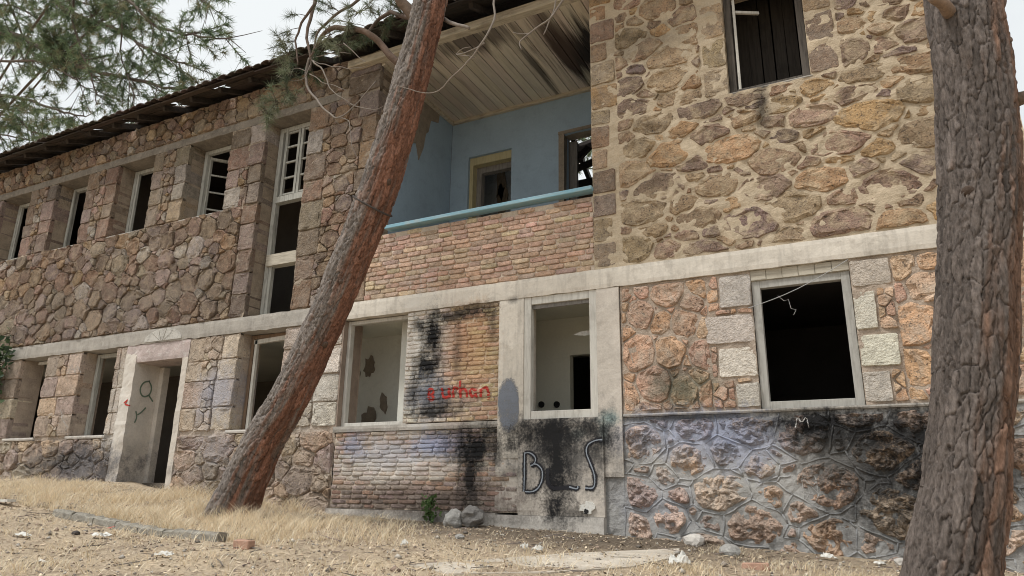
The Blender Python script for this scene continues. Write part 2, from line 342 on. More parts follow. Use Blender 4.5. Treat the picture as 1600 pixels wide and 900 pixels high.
def spray(name, c, hard):
    m, nt, b = new_mat(name, .8); b.inputs['Base Color'].default_value = rgba(c)
    pos = nd(nt, 'ShaderNodeNewGeometry').outputs['Position']
    t = nd(nt, 'ShaderNodeAttribute', attribute_name='tint').outputs['Fac']
    a = mth(nt, 'ADD', mth(nt, 'MULTIPLY', t, hard), mth(nt, 'ADD', mth(nt, 'MULTIPLY', mth(nt, 'SUBTRACT', noise_(nt, pos, 70, 5, .75), .5), 2.6), mth(nt, 'MULTIPLY', mth(nt, 'SUBTRACT', noise_(nt, pos, 9, 3, .6), .5), 1.6)))
    nt.links.new(mth(nt, 'ADD', a, 0, True), b.inputs['Alpha']); return m
M['paint_red'] = spray('red spray paint', (.42, .045, .035), 2.2); M['paint_black'] = spray('black spray paint', (.02, .02, .024), 2.0); M['paint_pale'] = spray('pale spray paint', (.27, .30, .34), 1.9)
M['paint_white'] = spray('white spray paint', (.5, .49, .47), .9); M['paint_green'] = spray('green spray paint', (.14, .19, .14), 1.0); M['paint_slate'] = spray('slate blue paint patch', (.20, .22, .26), .95)
M['arch'] = spray('faded white arch paint', (.52, .50, .46), .9)
M['thread'] = masonry('pale thread', (.4, .4, .4), .2, 20, .2, .005, False)
# ground
m, nt, b = new_mat('dry ground', .97)
P = nd(nt, 'ShaderNodeNewGeometry').outputs['Position']
a1 = noise_(nt, P, .8, 5, .6); a2 = noise_(nt, P, 7, 6, .7); a3 = noise_(nt, P, 40, 5, .75)
col = mixc(nt, mrange(nt, a1, .38, .62), (.44, .345, .25), (.62, .495, .345))
col = mixc(nt, mrange(nt, a2, .45, .65, 0, .6), col, (.27, .21, .155))
col = mixc(nt, mrange(nt, a3, .5, .7, 0, .7), col, (.68, .60, .47))
col = mixc(nt, mrange(nt, a3, .48, .34, 0, .75), col, (.10, .082, .065))
dsub = nd(nt, 'ShaderNodeVectorMath', {0: nd(nt, 'ShaderNodeVectorMath', {0: P, 1: (-3.2, -.35, 0)}, operation='SUBTRACT').outputs[0], 1: (.3, .75, 0)}, operation='MULTIPLY').outputs[0]
dl = nd(nt, 'ShaderNodeVectorMath', {0: dsub}, operation='LENGTH').outputs['Value']
col = mixc(nt, mrange(nt, mth(nt, 'ADD', dl, mth(nt, 'MULTIPLY', mth(nt, 'SUBTRACT', a2, .5), 1.6)), .4, 1.2, .8, 0), col, (.085, .066, .05))
nt.links.new(col, b.inputs['Base Color'])
bp = nd(nt, 'ShaderNodeBump', {'Strength': .8, 'Distance': .03, 'Height': mth(nt, 'ADD', a2, a3)}); nt.links.new(bp.outputs[0], b.inputs['Normal'])
M['ground'] = m

# ------------------------------------------------------------------ ground sheet
def axis(lo, hi, step, far):
    a = [lo + i * step for i in range(int((hi - lo) / step) + 1)]
    d = step; x = a[-1]
    while x < far: d *= 1.35; x += d; a.append(x)
    d = step; x = a[0]
    while x > -far: d *= 1.35; x -= d; a.insert(0, x)
    return a
xs = axis(-17, 3, .11, 900); ys = axis(-6.5, .5, .09, 900)
V = [(x, y, gz(x, y)) for y in ys for x in xs]; nx = len(xs)
F = [(j * nx + i, j * nx + i + 1, (j + 1) * nx + i + 1, (j + 1) * nx + i) for j in range(len(ys) - 1) for i in range(nx - 1)]
tag(np_mesh('ground', V, F, M['ground'], smooth=True), kind='structure')

# wooded hills far off
V = []; nh = 180
for k in range(nh):
    a = 2 * math.pi * k / nh; cx_, sy_ = math.cos(a), math.sin(a); h = 26 + 16 * n3(cx_ * 3, sy_ * 3, 2) + 6 * n3(cx_ * 14, sy_ * 14, 5)
    for r, z in ((520, -6), (600, h * .55), (690, h), (820, -8)): V.append((cx_ * r, sy_ * r, z))
F = [(k * 4 + j, ((k + 1) % nh) * 4 + j, ((k + 1) % nh) * 4 + j + 1, k * 4 + j + 1) for k in range(nh) for j in range(3)]
tag(np_mesh('hills', V, F, masonry('distant scrub', (.13, .15, .10), .6, .03, .2, .1, False), smooth=True), kind='structure')
# ================================================================== BUILDING
B = empty('stone_building', (-9, 0, 0), 'abandoned two storey stone building with empty windows and blue balcony', 'building')
DRAPE_V, DRAPE_F = [], []
def drape_add(v, f):
    b0 = len(DRAPE_V); DRAPE_V.extend(v); DRAPE_F.extend(tuple(i + b0 for i in q) for q in f)
STONES, BRICKS = [], []          # (area in the picture, parent, verts, faces, tint)

def sheet(mb, x0, x1, z0, z1, y, amp, res, freq=7, tint=None):
    nx_ = max(2, int((x1 - x0) / res) + 1); nz_ = max(2, int((z1 - z0) / res) + 1)
    v = []
    for j in range(nz_):
        for i in range(nx_):
            x = x0 + (x1 - x0) * i / (nx_ - 1); z = z0 + (z1 - z0) * j / (nz_ - 1)
            v.append((x, y - amp * (n3(x * freq, 0, z * freq) + .6 * n3(x * freq * 2.7, 4, z * freq * 2.7)), z))
    f = [(j * nx_ + i, j * nx_ + i + 1, (j + 1) * nx_ + i + 1, (j + 1) * nx_ + i) for j in range(nz_ - 1) for i in range(nx_ - 1)]
    mb.add(v, f, tint); drape_add(v, f)
def solid(mb, x0, x1, z0, z1, y, amp, res, thick=.45, freq=7):
    sheet(mb, x0, x1, z0, z1, y, amp, res, freq)
    mb.box(x0, x1, y + .05 + amp, thick, z0, z1)

def clip(poly, a, b_, c):
    out = []
    n = len(poly)
    for i in range(n):
        p, q = poly[i], poly[(i + 1) % n]
        dp, dq = a * p[0] + b_ * p[1] - c, a * q[0] + b_ * q[1] - c
        if dp <= 0: out.append(p)
        if dp * dq < 0:
            t = dp / (dp - dq); out.append((p[0] + (q[0] - p[0]) * t, p[1] + (q[1] - p[1]) * t))
    return out
def pack(x0, x1, z0, z1, sizes, ax, rg, spf=.66):
    """circles of mixed radii thrown into the rect (x squeezed by ax)"""
    W_, H_ = (x1 - x0) / ax, z1 - z0
    P_ = np.zeros((0, 3))
    for r, dens in sizes:
        for _ in range(int(W_ * H_ / (r * r) * dens)):
            c = np.array([rg.uniform(0, W_), rg.uniform(0, H_), r * rg.uniform(.85, 1.15)])
            if len(P_) == 0 or np.all(np.hypot(P_[:, 0] - c[0], P_[:, 1] - c[1]) > spf * (P_[:, 2] + c[2])):
                P_ = np.vstack([P_, c])
    return P_, W_, H_
def cells(x0, x1, z0, z1, sizes, ax, gap, rg, raw=False):
    P_, W_, H_ = pack(x0, x1, z0, z1, sizes, ax, rg)
    out = []
    for i, (cx, cz, r) in enumerate(P_):
        poly0 = [(0, 0), (W_, 0), (W_, H_), (0, H_)]
        d2 = np.hypot(P_[:, 0] - cx, P_[:, 1] - cz)
        near = np.argsort(d2)[1:22]
        for pas in ((0,) if raw else (gap,)):
            poly = poly0 if pas == 0 else [(pas, pas), (W_ - pas, pas), (W_ - pas, H_ - pas), (pas, H_ - pas)]
            for j in near:
                bx, bz, br = P_[j]; dx, dz = bx - cx, bz - cz; L2 = math.hypot(dx, dz)
                if L2 < 1e-6: continue
                off = (L2 * L2 + r * r - br * br) / (2 * L2)
                poly = clip(poly, dx / L2, dz / L2, (cx * dx + cz * dz) / L2 + off - pas)
                if len(poly) < 3: break
            if len(poly) >= 3: out.append([(x0 + px * ax, z0 + pz) for px, pz in poly])
    return out
def area(poly): return abs(sum(poly[i][0] * poly[(i + 1) % len(poly)][1] - poly[(i + 1) % len(poly)][0] * poly[i][1] for i in range(len(poly)))) / 2
def outline(poly, step, jit, chaikin=1, cut=.22):
    if sum(poly[i][0] * poly[(i + 1) % len(poly)][1] - poly[(i + 1) % len(poly)][0] * poly[i][1] for i in range(len(poly))) < 0: poly = poly[::-1]
    for _ in range(chaikin):
        q = []
        for i in range(len(poly)):
            a, b_ = poly[i], poly[(i + 1) % len(poly)]
            q += [(a[0] + (b_[0] - a[0]) * cut, a[1] + (b_[1] - a[1]) * cut), (b_[0] + (a[0] - b_[0]) * cut, b_[1] + (a[1] - b_[1]) * cut)]
        poly = q
    out = []
    for i in range(len(poly)):
        a, b_ = poly[i], poly[(i + 1) % len(poly)]
        L_ = math.hypot(b_[0] - a[0], b_[1] - a[1])
        if L_ < .008: continue
        k = max(1, round(L_ / step))
        for t in range(k):
            out.append((a[0] + (b_[0] - a[0]) * t / k, a[1] + (b_[1] - a[1]) * t / k))
    return [(x + jit * (n3(x * 14, 1.3, z * 14) + .7 * n3(x * 37, 1.3, z * 37)), z + jit * (n3(x * 14, 7.7, z * 14) + .7 * n3(x * 37, 7.7, z * 37))) for x, z in out]
PROF_DOME = ((1.0, .05), (.985, -.62), (.94, -.92), (.74, -1.0))
PROF_FLUSH = ((1.0, .03), (.98, -.15), (.93, -.75), (.74, -1.0))
PROF_BLOCK = ((1.0, .05), (.985, -.45), (.95, -.92), (.78, -1.0))
PROF_TORN = ((1.0, .03), (.98, -.1), (.94, -.45), (.88, -.75), (.80, -.95), (.70, -1.0), (.59, -1.0), (.47, -1.0), (.35, -1.0), (.22, -1.0), (.1, -1.0))
PROF_ROUGH = ((1.0, .03), (.98, -.3), (.93, -.8), (.80, -1.0), (.6, -1.0))
def stone_geo(poly, proud, rough, prof, step=.07, jit=.01, y0=0, depth=0, freq=9, chaikin=1, cut=.13, fine=.0):
    """profile entries: (scale about the centre, y): positive y metres into the wall, negative a share of proud"""
    o = outline(poly, step, jit, chaikin, cut); n = len(o)
    if n < 4: return None
    cx = sum(p[0] for p in o) / n; cz = sum(p[1] for p in o) / n
    tilt = rnd.uniform(-1, 1) * proud * 3.2, rnd.uniform(-1, 1) * proud * 3.2
    v = []; f = []
    pr = list(prof)
    if depth: pr = [(1.0, depth)] + [(1.0, .03)] + pr[1:]
    for s_, yy in pr:
        for x, z in o:
            X, Z = cx + (x - cx) * s_, cz + (z - cz) * s_
            if yy > 0: Y = y0 + yy
            else:
                amt = min(1, -yy * 1.3)
                Y = y0 + yy * proud + amt * fine * abs(n3(X * 19, 5.5, Z * 26)) - amt * fine * .5 * n3(X * 48, 1.5, Z * 48) - amt * rough * (n3(X * freq, 2.2, Z * freq) + .55 * n3(X * freq * 2.6, 8.1, Z * freq * 2.6)) + amt * ((X - cx) * tilt[0] + (Z - cz) * tilt[1])
            v.append((X, Y, Z))
    m_ = len(pr)
    if prof is not PROF_TORN:      # split face: one broken facet in the middle
        for k in range(m_ - 1):
            for i in range(n):
                j = (i + 1) % n; f.append((k * n + i, k * n + j, (k + 1) * n + j, (k + 1) * n + i))
        f.append(tuple((m_ - 1) * n + i for i in range(n)))
        return v, f
    v.append((cx, y0 - proud - rough * n3(cx * freq, 2.2, cz * freq), cz))
    for k in range(m_ - 1):
        for i in range(n):
            j = (i + 1) % n; f.append((k * n + i, k * n + j, (k + 1) * n + j, (k + 1) * n + i))
    c = m_ * n
    for i in range(n): f.append(((m_ - 1) * n + i, (m_ - 1) * n + (i + 1) % n, c))
    return v, f
def view_area(poly):
    q = [proj((x, 0, z)) for x, z in poly]
    cx = sum(a[0] for a in q) / len(q); cy = sum(a[1] for a in q) / len(q)
    if not (-15 < cx < 1615 and -15 < cy < 915): return 0
    return area(q)
def shade(c, k=.16, hue=.05):
    s_ = 1 + rnd.uniform(-k, k); return tuple(max(.01, ch * s_ * (1 + rnd.uniform(-hue, hue))) for ch in c)
def put(store, parent, poly, geo, tint, mat, name):
    if geo is None: return
    drape_add(*geo); store.append((view_area(poly), parent, geo[0], geo[1], tint, mat, name))
LEFT = [(0.199, 0.122, 0.084), (0.162, 0.104, 0.076), (0.236, 0.149, 0.093), (0.184, 0.131, 0.092), (0.186, 0.148, 0.107), (0.243, 0.146, 0.108), (0.147, 0.101, 0.077), (0.272, 0.176, 0.095), (0.245, 0.206, 0.151), (0.214, 0.135, 0.099), (0.351, 0.325, 0.293), (0.344, 0.256, 0.166), (0.32, 0.209, 0.174), (0.168, 0.124, 0.103), (0.224, 0.171, 0.158), (0.282, 0.211, 0.189), (0.207, 0.167, 0.154)]
LEFT_LOW = [(0.438, 0.338, 0.277), (0.401, 0.308, 0.258), (0.544, 0.468, 0.373), (0.503, 0.373, 0.262), (0.343, 0.275, 0.232), (0.489, 0.388, 0.316), (0.45, 0.36, 0.26), (0.3, 0.24, 0.22)]
RIGHT_UP = [(0.353, 0.233, 0.147), (0.304, 0.201, 0.146), (0.429, 0.278, 0.155), (0.339, 0.259, 0.169), (0.276, 0.188, 0.145), (0.471, 0.304, 0.151), (0.395, 0.285, 0.176), (0.332, 0.226, 0.174), (0.436, 0.31, 0.194), (0.252, 0.184, 0.15), (0.233, 0.175, 0.165)]
GROUND_R = [(0.602, 0.388, 0.245), (0.567, 0.346, 0.249), (0.662, 0.422, 0.247), (0.485, 0.311, 0.236), (0.608, 0.442, 0.303), (0.557, 0.368, 0.278)]
FOUND_R = [(0.561, 0.37, 0.262), (0.539, 0.388, 0.309), (0.485, 0.354, 0.293), (0.625, 0.421, 0.265), (0.451, 0.358, 0.311), (0.595, 0.448, 0.36), (0.48, 0.36, 0.24)]
CREAM = [(0.724, 0.671, 0.582), (0.676, 0.618, 0.535), (0.77, 0.724, 0.641), (0.665, 0.583, 0.51)]
YB = [(0.513, 0.345, 0.257), (0.524, 0.374, 0.281), (0.479, 0.322, 0.246), (0.547, 0.415, 0.287), (0.456, 0.333, 0.263), (0.524, 0.351, 0.269)]

def tone(pal, k=.26):
    m_ = [sum(c[i] for c in pal) / len(pal) for i in range(3)]; c = pal[rnd.randrange(len(pal))]
    return shade(tuple(a * (1 - k) + b_ * k for a, b_ in zip(c, m_)), .2, .03)
SM = {id(LEFT): M['stone_left'], id(LEFT_LOW): M['stone_left'], id(RIGHT_UP): M['stone_right'], id(GROUND_R): M['stone_ground'], id(FOUND_R): M['stone_found']}
def rubble(parent, x0, x1, z0, z1, sizes, ax, gap, pal, proud, rough, prof, y0=0, step=.06, jit=.014, seed=1, minarea=.002, freq=12, mat=None):
    rg = random.Random(seed)
    for poly in cells(x0, x1, z0, z1, sizes, ax, gap, rg):
        if area(poly) < minarea: continue
        st = step if area(poly) < .06 else step * 1.25
        g = stone_geo(poly, proud * rnd.uniform(.55, 1.35), rough, prof, st, jit, y0, freq=freq)
        put(STONES, parent, poly, g, tone(pal), mat or SM[id(pal)], 'stone')
def block(parent, x0, x1, z0, z1, pal, proud=.016, rough=.018, depth=0, gap=.007, y0=0, gapl=None, gapr=None):
    gl = gap if gapl is None else gapl; gr = gap if gapr is None else gapr
    poly = [(x0 + gl, z0 + gap), (x1 - gr, z0 + gap), (x1 - gr, z1 - gap), (x0 + gl, z1 - gap)]
    g = stone_geo(poly, proud * rnd.uniform(.7, 1.3), rough, PROF_BLOCK, .08, .010, y0, depth, 11, 1, .05)
    put(STONES, parent, poly, g, tone(pal, .3), M['quoin_pale'] if pal is CREAM else M['quoin'], 'stone')
def courses(z0, z1, h, rg):
    n = max(1, round((z1 - z0) / h)); e = [z0 + (z1 - z0) * i / n + (rg.uniform(-.05, .05) if 0 < i < n else 0) for i in range(n + 1)]
    return list(zip(e[:-1], e[1:]))
def pier(parent, x0, x1, z0, z1, pal, lq=True, rq=True, h=.4, sizes=((.11, 6), (.06, 10)), seed=1, fill=None, y0=0, wq=(.27, .4), qpal=None, dl=.36, dr=.36):
    rg = random.Random(seed); qpal = qpal or pal
    for k, (a, b_) in enumerate(courses(z0, z1, h, rg)):
        l = rg.uniform(*wq) if lq else 0; r = rg.uniform(*wq) if rq else 0
        if (x1 - x0) - l - r < .16:
            if lq and rq: l = (x1 - x0) * rg.uniform(.4, .6); r = x1 - x0 - l
            elif lq: l = x1 - x0
            elif rq: r = x1 - x0
        if l: block(parent, x0, x0 + l, a, b_, qpal, depth=dl, gapl=.001, y0=y0)
        if r: block(parent, x1 - r, x1, a, b_, qpal, depth=dr, gapr=.001, y0=y0)
        if x1 - x0 - l - r > .1: rubble(parent, x0 + l, x1 - r, a, b_, sizes, 1.15, .006, pal, .03, .02, PROF_DOME, y0, .05, seed=seed * 31 + k)

def wall(name, mat, parts, recess, amp, res, thick=.45, freq=7):
    mb = MB()
    for (x0, x1, z0, z1) in parts: solid(mb, x0, x1, z0, z1, recess, amp, res, thick, freq)
    return mb.build(name, mat, B, smooth=False)

# openings (x0, x1) in metres along the facade
UPW = [(-17.2, -16.1), (-15.15, -14.07), (-13.1, -12.0), (-11.03, -9.91)]
TALL = (-9.06, -8.05); LOWW = [(-17.15, -16.2), (-15.15, -14.25), (-13.17, -12.15)]; DOOR = (-11.58, -10.36); LT = (-9.08, -8.1)
XL = -20.5; XC = -6.6; XR = 1.6; XB = -2.98
# ---- left wing, upper storey
parts = [(XL, TALL[0], 2.7, 4.72)]
edges = [XL] + [e for o_ in UPW for e in o_] + [TALL[0]]
for i in range(0, len(edges), 2): parts.append((edges[i], edges[i + 1], 4.72, 6.27))
parts += [(TALL[1], XC, 2.7, 6.27), (XL, XC, 6.42, 7.0)]
parts.append((-7.4, XC, 6.27, 6.42))
wl = wall('upper_stone_wall', M['mortar_grey'], parts, .006, .026, .05, freq=5)
SZ = ((.20, .8), (.14, 3), (.10, 6), (.07, 9), (.045, 10))
rubble(wl, XL + .03, TALL[0] - .34, 2.72, 4.72, SZ, 1.18, .005, LEFT, .042, .028, PROF_DOME, seed=3)
pier(wl, TALL[0] - .34, TALL[0], 2.72, 4.72, LEFT, False, True, .42, seed=41, wq=(.34, .34))
for i in range(0, len(edges), 2):
    x0 = max(edges[i], XL + .03)
    pier(wl, x0, edges[i + 1], 4.73, 6.26, LEFT, i > 0, True, .39, seed=50 + i)
pier(wl, TALL[1], XC, 2.72, 6.26, LEFT, True, True, .46, ((.16, 5), (.09, 10), (.06, 8)), seed=77, wq=(.28, .48))
for a, b_ in ((6.28, 6.62), (6.62, 6.98)): block(wl, -7.25, XC, a, b_, LEFT, depth=.36, gapr=.001)
rubble(wl, XL + .03, -7.25, 6.43, 6.98, ((.15, 5), (.09, 10), (.06, 8)), 1.1, .007, LEFT, .04, .025, PROF_DOME, seed=8)
# ---- left wing, ground floor
gl = [(XL, -6.95, -.6, .84)]
le = [XL] + [e for o_ in LOWW for e in o_] + list(DOOR) + list(LT) + [-6.95]
gl = [(XL, DOOR[0], -.5, .86), (DOOR[1], -6.95, -.5, .86)]
for i in range(0, len(le), 2): gl.append((le[i], le[i + 1], .86, 2.45))
gl.append((DOOR[0], DOOR[1], 2.15, 2.45))
wg_ = wall('ground_stone_wall', M['mortar_ground'], gl, .01, .024, .05, freq=5)
for (a, b_, s_) in ((XL + .03, -11.85, 11), (DOOR[1] + .12, -6.95, 12)):
    rubble(wg_, a, b_, gbase(-9) - .18 if a > -12 else -.05, .84, ((.24, 2), (.16, 5), (.10, 9), (.06, 8)), 1.35, .008, LEFT_LOW, .03, .035, PROF_ROUGH, seed=s_, freq=12)
for i in range(0, len(le), 2):
    x0, x1 = max(le[i], XL + .03), le[i + 1]
    if x1 - x0 < .1: continue
    if x0 == LOWW[2][1]: x1 = -11.85
    if x0 == DOOR[1]: x0 += .12
    pier(wg_, x0, x1, .9, 2.44, LEFT_LOW, True, True, .40, ((.14, 5), (.08, 8)), seed=90 + i, wq=(.36, .5), qpal=LEFT_LOW if x0 < -9 else CREAM + LEFT_LOW[:3])
# ---- right block, upper storey
UR = (-1.2, -.27)
wr = wall('upper_right_stone_wall', M['mortar_pale'], [(XB, XR, 2.7, 4.72), (XB, UR[0], 4.72, 6.3), (UR[1], XR, 4.72, 6.3), (XB, XR, 6.3, 7.0)], -.008, .02, .035, freq=5)
SB = ((.20, 1), (.14, 3), (.10, 7), (.068, 10), (.042, 10))
rubble(wr, XB + .34, XR, 2.72, 4.7, SB, 1.75, .010, RIGHT_UP, .024, .03, PROF_FLUSH, seed=21, step=.055, jit=.02)
rubble(wr, XB + .34, UR[0] - .3, 4.7, 6.9, SB, 1.6, .010, RIGHT_UP, .024, .03, PROF_FLUSH, seed=22, step=.055, jit=.02)
rubble(wr, UR[1] + .32, XR, 4.7, 6.9, SB, 1.6, .010, RIGHT_UP, .024, .03, PROF_FLUSH, seed=23, step=.055, jit=.02)
rg = random.Random(5)
for a, b_ in courses(2.72, 6.9, .33, rg): block(wr, XB, XB + rg.uniform(.22, .4), a, b_, RIGHT_UP, .02, .012, .3, .016, gapl=.001)
for a, b_ in courses(4.72, 6.9, .42, rg):
    if b_ < 6.4: block(wr, UR[0] - .3, UR[0], a, b_, [(.40, .30, .19), (.42, .33, .22)], .012, .01, .3, .02, gapr=.001); block(wr, UR[1], UR[1] + .32, a, b_, RIGHT_UP, .012, .01, .3, .02, gapl=.001)
# ---- right block, ground floor panel
RW = (-1.13, -.12)
wp = wall('ground_right_stone_wall', M['mortar_ground'], [(-2.66, RW[0], .9, 2.45)], .0, .016, .04, freq=6)
wp2 = wall('ground_right_stone_wall', M['mortar_ground'], [(RW[1], XR, .9, 2.45)], .0, .016, .04, freq=6)
SG = ((.23, 4), (.16, 8), (.10, 10), (.06, 6))
rubble(wp, -2.65, -1.62, .93, 2.43, SG, .95, .010, GROUND_R, .02, .03, PROF_ROUGH, seed=31, freq=13)
rubble(wp2, .26, XR, .93, 2.43, SG, 1.15, .010, GROUND_R, .02, .03, PROF_ROUGH, seed=32, freq=13)
for (x0, z0, x1, z1) in ((-1.49, 2.03, -1.13, 2.43), (-1.67, 1.63, -1.13, 1.97), (-1.55, 1.25, -1.13, 1.60), (-1.38, .92, -1.13, 1.2), (-.12, 2.12, .27, 2.43), (-.12, 1.66, .1, 2.09), (-.12, 1.28, .26, 1.63), (-.12, .92, .14, 1.25)):
    block(wp if x0 < -.5 else wp2, x0, x1, z0, z1, CREAM, .02, .014, .3, .012, gapl=.002 if x0 == -.12 else .012, gapr=.002 if x1 == -1.13 else .012)
for (x0, z0, x1, z1, s_) in ((-1.62, 2.03, -1.49, 2.43, 1), (-1.62, .93, -1.38, 1.22, 2), (-1.62, 1.22, -1.55, 1.62, 3), (-1.55, 1.97, -1.13, 2.03, 8), (.1, 1.66, .26, 2.1, 4), (.14, .93, .26, 1.25, 5), (-1.38, 1.2, -1.13, 1.25, 6)):
    rubble(wp if x0 < -.5 else wp2, x0, x1, z0, z1, ((.09, 8), (.055, 10)), 1, .008, GROUND_R, .025, .015, PROF_DOME, seed=400 + s_, step=.05)
# ---- right block, foundation with raised pointing
wf = wall('foundation_wall', M['mortar_cement'], [(-2.9, XR, -.95, .87)], .006, .016, .045)
rgf = random.Random(61)
SF = ((.25, 4), (.18, 6), (.12, 8), (.08, 6))
for poly in cells(-2.68, XR, -.8, .86, SF, 1.3, .026, rgf):
    if area(poly) < .004: continue
    g = stone_geo(poly, rnd.uniform(.02, .04), .06, PROF_TORN, .035, .018, .01, 0, 10, 1, .2, .022)
    put(STONES, wf, poly, g, tone(FOUND_R, .2), M['stone_found'], 'stone')
pt = MB(); seen = set()
for poly in cells(-2.68, XR, -.8, .86, SF, 1.3, .0, random.Random(61)):
    for i in range(len(poly)):
        a, b_ = poly[i], poly[(i + 1) % len(poly)]
        L_ = math.hypot(a[0] - b_[0], a[1] - b_[1]); key = (round((a[0] + b_[0]) * 20), round((a[1] + b_[1]) * 20))
        if L_ < .05 or key in seen or min(a[1], b_[1]) < -.78 or (max(a[1], b_[1]) > .85 and abs(a[1] - b_[1]) < .01): continue
        seen.add(key)
        if n3(a[0] * 2.1, 0, a[1] * 2.1) > .28: continue
        k = max(2, int(L_ / .05)); pts = []
        for t in range(k + 1):
            x = a[0] + (b_[0] - a[0]) * t / k; z = a[1] + (b_[1] - a[1]) * t / k
            pts.append((x + .018 * n3(x * 7, 3, z * 7), .004 - .006 * n3(x * 9, 1, z * 9), z + .018 * n3(x * 7, 9, z * 7)))
        pt.tube(pts, .0095, 6, (.9, .92, .95))
po = pt.build('pointing', M['mortar_cement'], wf, smooth=True)

# ---- loggia parapet and brick panels
def bricks(parent, x0, x1, z0, z1, h, bl, pal, proud, rough, gap, y0, seed, skip=None):
    rg = random.Random(seed); n = round((z1 - z0) / h); h = (z1 - z0) / n
    for r in range(n):
        x = x0 - rg.uniform(0, bl); zz = z0 + r * h
        while x < x1:
            L_ = bl * rg.uniform(.72, 1.2); a, b_ = max(x, x0), min(x + L_, x1); x += L_
            if b_ - a < .05 or (skip and skip(a, b_, zz)): continue
            dz = rg.uniform(-.005, .005) + .012 * n3(a * 1.5, 0, zz * 3)
            poly = [(a + gap, zz + gap + dz), (b_ - gap, zz + gap + dz), (b_ - gap, zz + h - gap + dz), (a + gap, zz + h - gap + dz)]
            g = stone_geo(poly, proud * rg.uniform(.5, 1.4), rough, PROF_DOME[:4], .11, .005, y0, 0, 13, 1, .13)
            t = pal(a, zz) if callable(pal) else pal[rg.randrange(len(pal))]
            put(BRICKS, parent, poly, g, shade(t, .14), M['brick'], 'brick')
pm = MB(); solid(pm, XC, XB, 2.7, 3.71, .008, .010, .04, .3)
pp = pm.build('brick_parapet', M['mortar_brick'], B)
bricks(pp, XC, XB, 2.71, 3.71, .0725, .25, lambda x, z: YB[3] if (x < -6.2 and z < 3.1 and rnd.random() < .6) else YB[rnd.randrange(6)], .015, .011, .0055, .004, 5, lambda a, b_, z: z > 3.62 and (n3(a * 2.2, 0, 1) > .12))
bm_ = MB(); solid(bm_, -5.79, -4.31, .9, 2.45, .004, .012, .035); solid(bm_, -6.93, -4.0, -.22, .8, .004, .012, .035)
bp_ = bm_.build('brick_panel', M['mortar_brick'], B)
bricks(bp_, -5.79, -4.31, .9, 2.44, .0595, .24, lambda x, z: ((.50, .39, .24), (.47, .36, .23), (.47, .31, .22))[rnd.randrange(3)] if x > -5.2 else ((.56, .50, .43), (.47, .40, .34), (.5, .42, .35))[rnd.randrange(3)], .018, .009, .006, .006, 6)
bricks(bp_, -6.93, -4.03, -.21, .80, .058, .24, lambda x, z: ((.36, .28, .25), (.40, .31, .27), (.33, .27, .24), (.42, .27, .20), (.42, .36, .32))[rnd.randrange(5)], .018, .009, .006, .006, 7, lambda a, b_, z: (a > -4.25 and .05 < z < .6) )

# ---- emit stones and bricks: 300 largest of each as parts, the rest joined
for store, rest_name, lim in ((STONES, 'rubble_infill', 300), (BRICKS, 'brick_infill', 300)):
    store.sort(key=lambda s_: -s_[0]); rest = MB(); rest_ml = []; rest_m = []
    for k, (ar, par, v, f, t, mt, nm) in enumerate(store):
        if k < lim:
            mb = MB(); mb.add(v, f, t); mb.build(nm, mt, par, smooth=nm == 'brick')
        else:
            rest.add(v, f, t)
            if mt not in rest_ml: rest_ml.append(mt)
            rest_m += [rest_ml.index(mt)] * len(f)
    rest.m = rest_m
    ro = rest.build(rest_name, rest_ml, B, smooth=rest_name == 'brick_infill'); ro['kind'] = 'stuff'
print('stones', len(STONES), 'bricks', len(BRICKS))

# ---- concrete: bands, lintels, sills, columns
def slab_piece(name, x0, x1, z0, z1, y0, y1, mat, res=.06, amp=.006, bottom=.0, drape=True, parent=B):
    mb = MB(); nx_ = max(2, int((x1 - x0) / res)); nz_ = max(2, int((z1 - z0) / res) + 1); v = []
    for j in range(nz_ + 1):
        for i in range(nx_ + 1):
            x = x0 + (x1 - x0) * i / nx_; z = z0 + (z1 - z0) * j / nz_
            e = .5 if j in (0, nz_) else 1
            zz = z + (bottom * n3(x * 5, 3, 1) if j == 0 else 0) + (.5 * bottom * n3(x * 6, 5, 4) if j == nz_ else 0)
            v.append((x, y0 + (.006 if j in (0, nz_) else 0) - amp * (n3(x * 2.5, 1, z * 4) + .5 * n3(x * 11, 2, z * 11)), zz))
    w_ = nx_ + 1; f = [(j * w_ + i, j * w_ + i + 1, (j + 1) * w_ + i + 1, (j + 1) * w_ + i) for j in range(nz_) for i in range(nx_)]
    n0 = len(v)
    for i in range(nx_ + 1): v.append((v[i][0], y1, v[i][2]))
    for i in range(nx_ + 1): v.append((v[nz_ * w_ + i][0], y1, v[nz_ * w_ + i][2]))
    for i in range(nx_):
        f.append((i + 1, i, n0 + i, n0 + i + 1)); f.append((nz_ * w_ + i, nz_ * w_ + i + 1, n0 + w_ + i + 1, n0 + w_ + i))
    a = [j * w_ for j in range(nz_ + 1)]; f.append(tuple(a + [n0 + w_, n0])); a = [j * w_ + nx_ for j in range(nz_, -1, -1)]; f.append(tuple(a + [n0 + nx_, n0 + w_ + nx_]))
    mb.add(v, f)
    if drape: drape_add(v, f)
    return mb.build(name, mat, parent)
slab_piece('concrete_band', -6.93, XR + .01, 2.452, 2.70, -.035, .4, M['concrete'], bottom=.012)
slab_piece('concrete_band', -15.6, -6.93, 2.452, 2.705, -.03, .4, M['concrete_old'], bottom=.02)
slab_piece('concrete_band', XL, -15.6, 2.452, 2.70, -.02, .4, M['concrete_old'], bottom=.03)
slab_piece('concrete_lintel', XL, -7.4, 6.272, 6.42, -.012, .42, masonry('grey brown lintel', (.205, .18, .15), .55, 4, .5, .015, True, (.38, .33, .28), .5, 40, .4), bottom=.012)
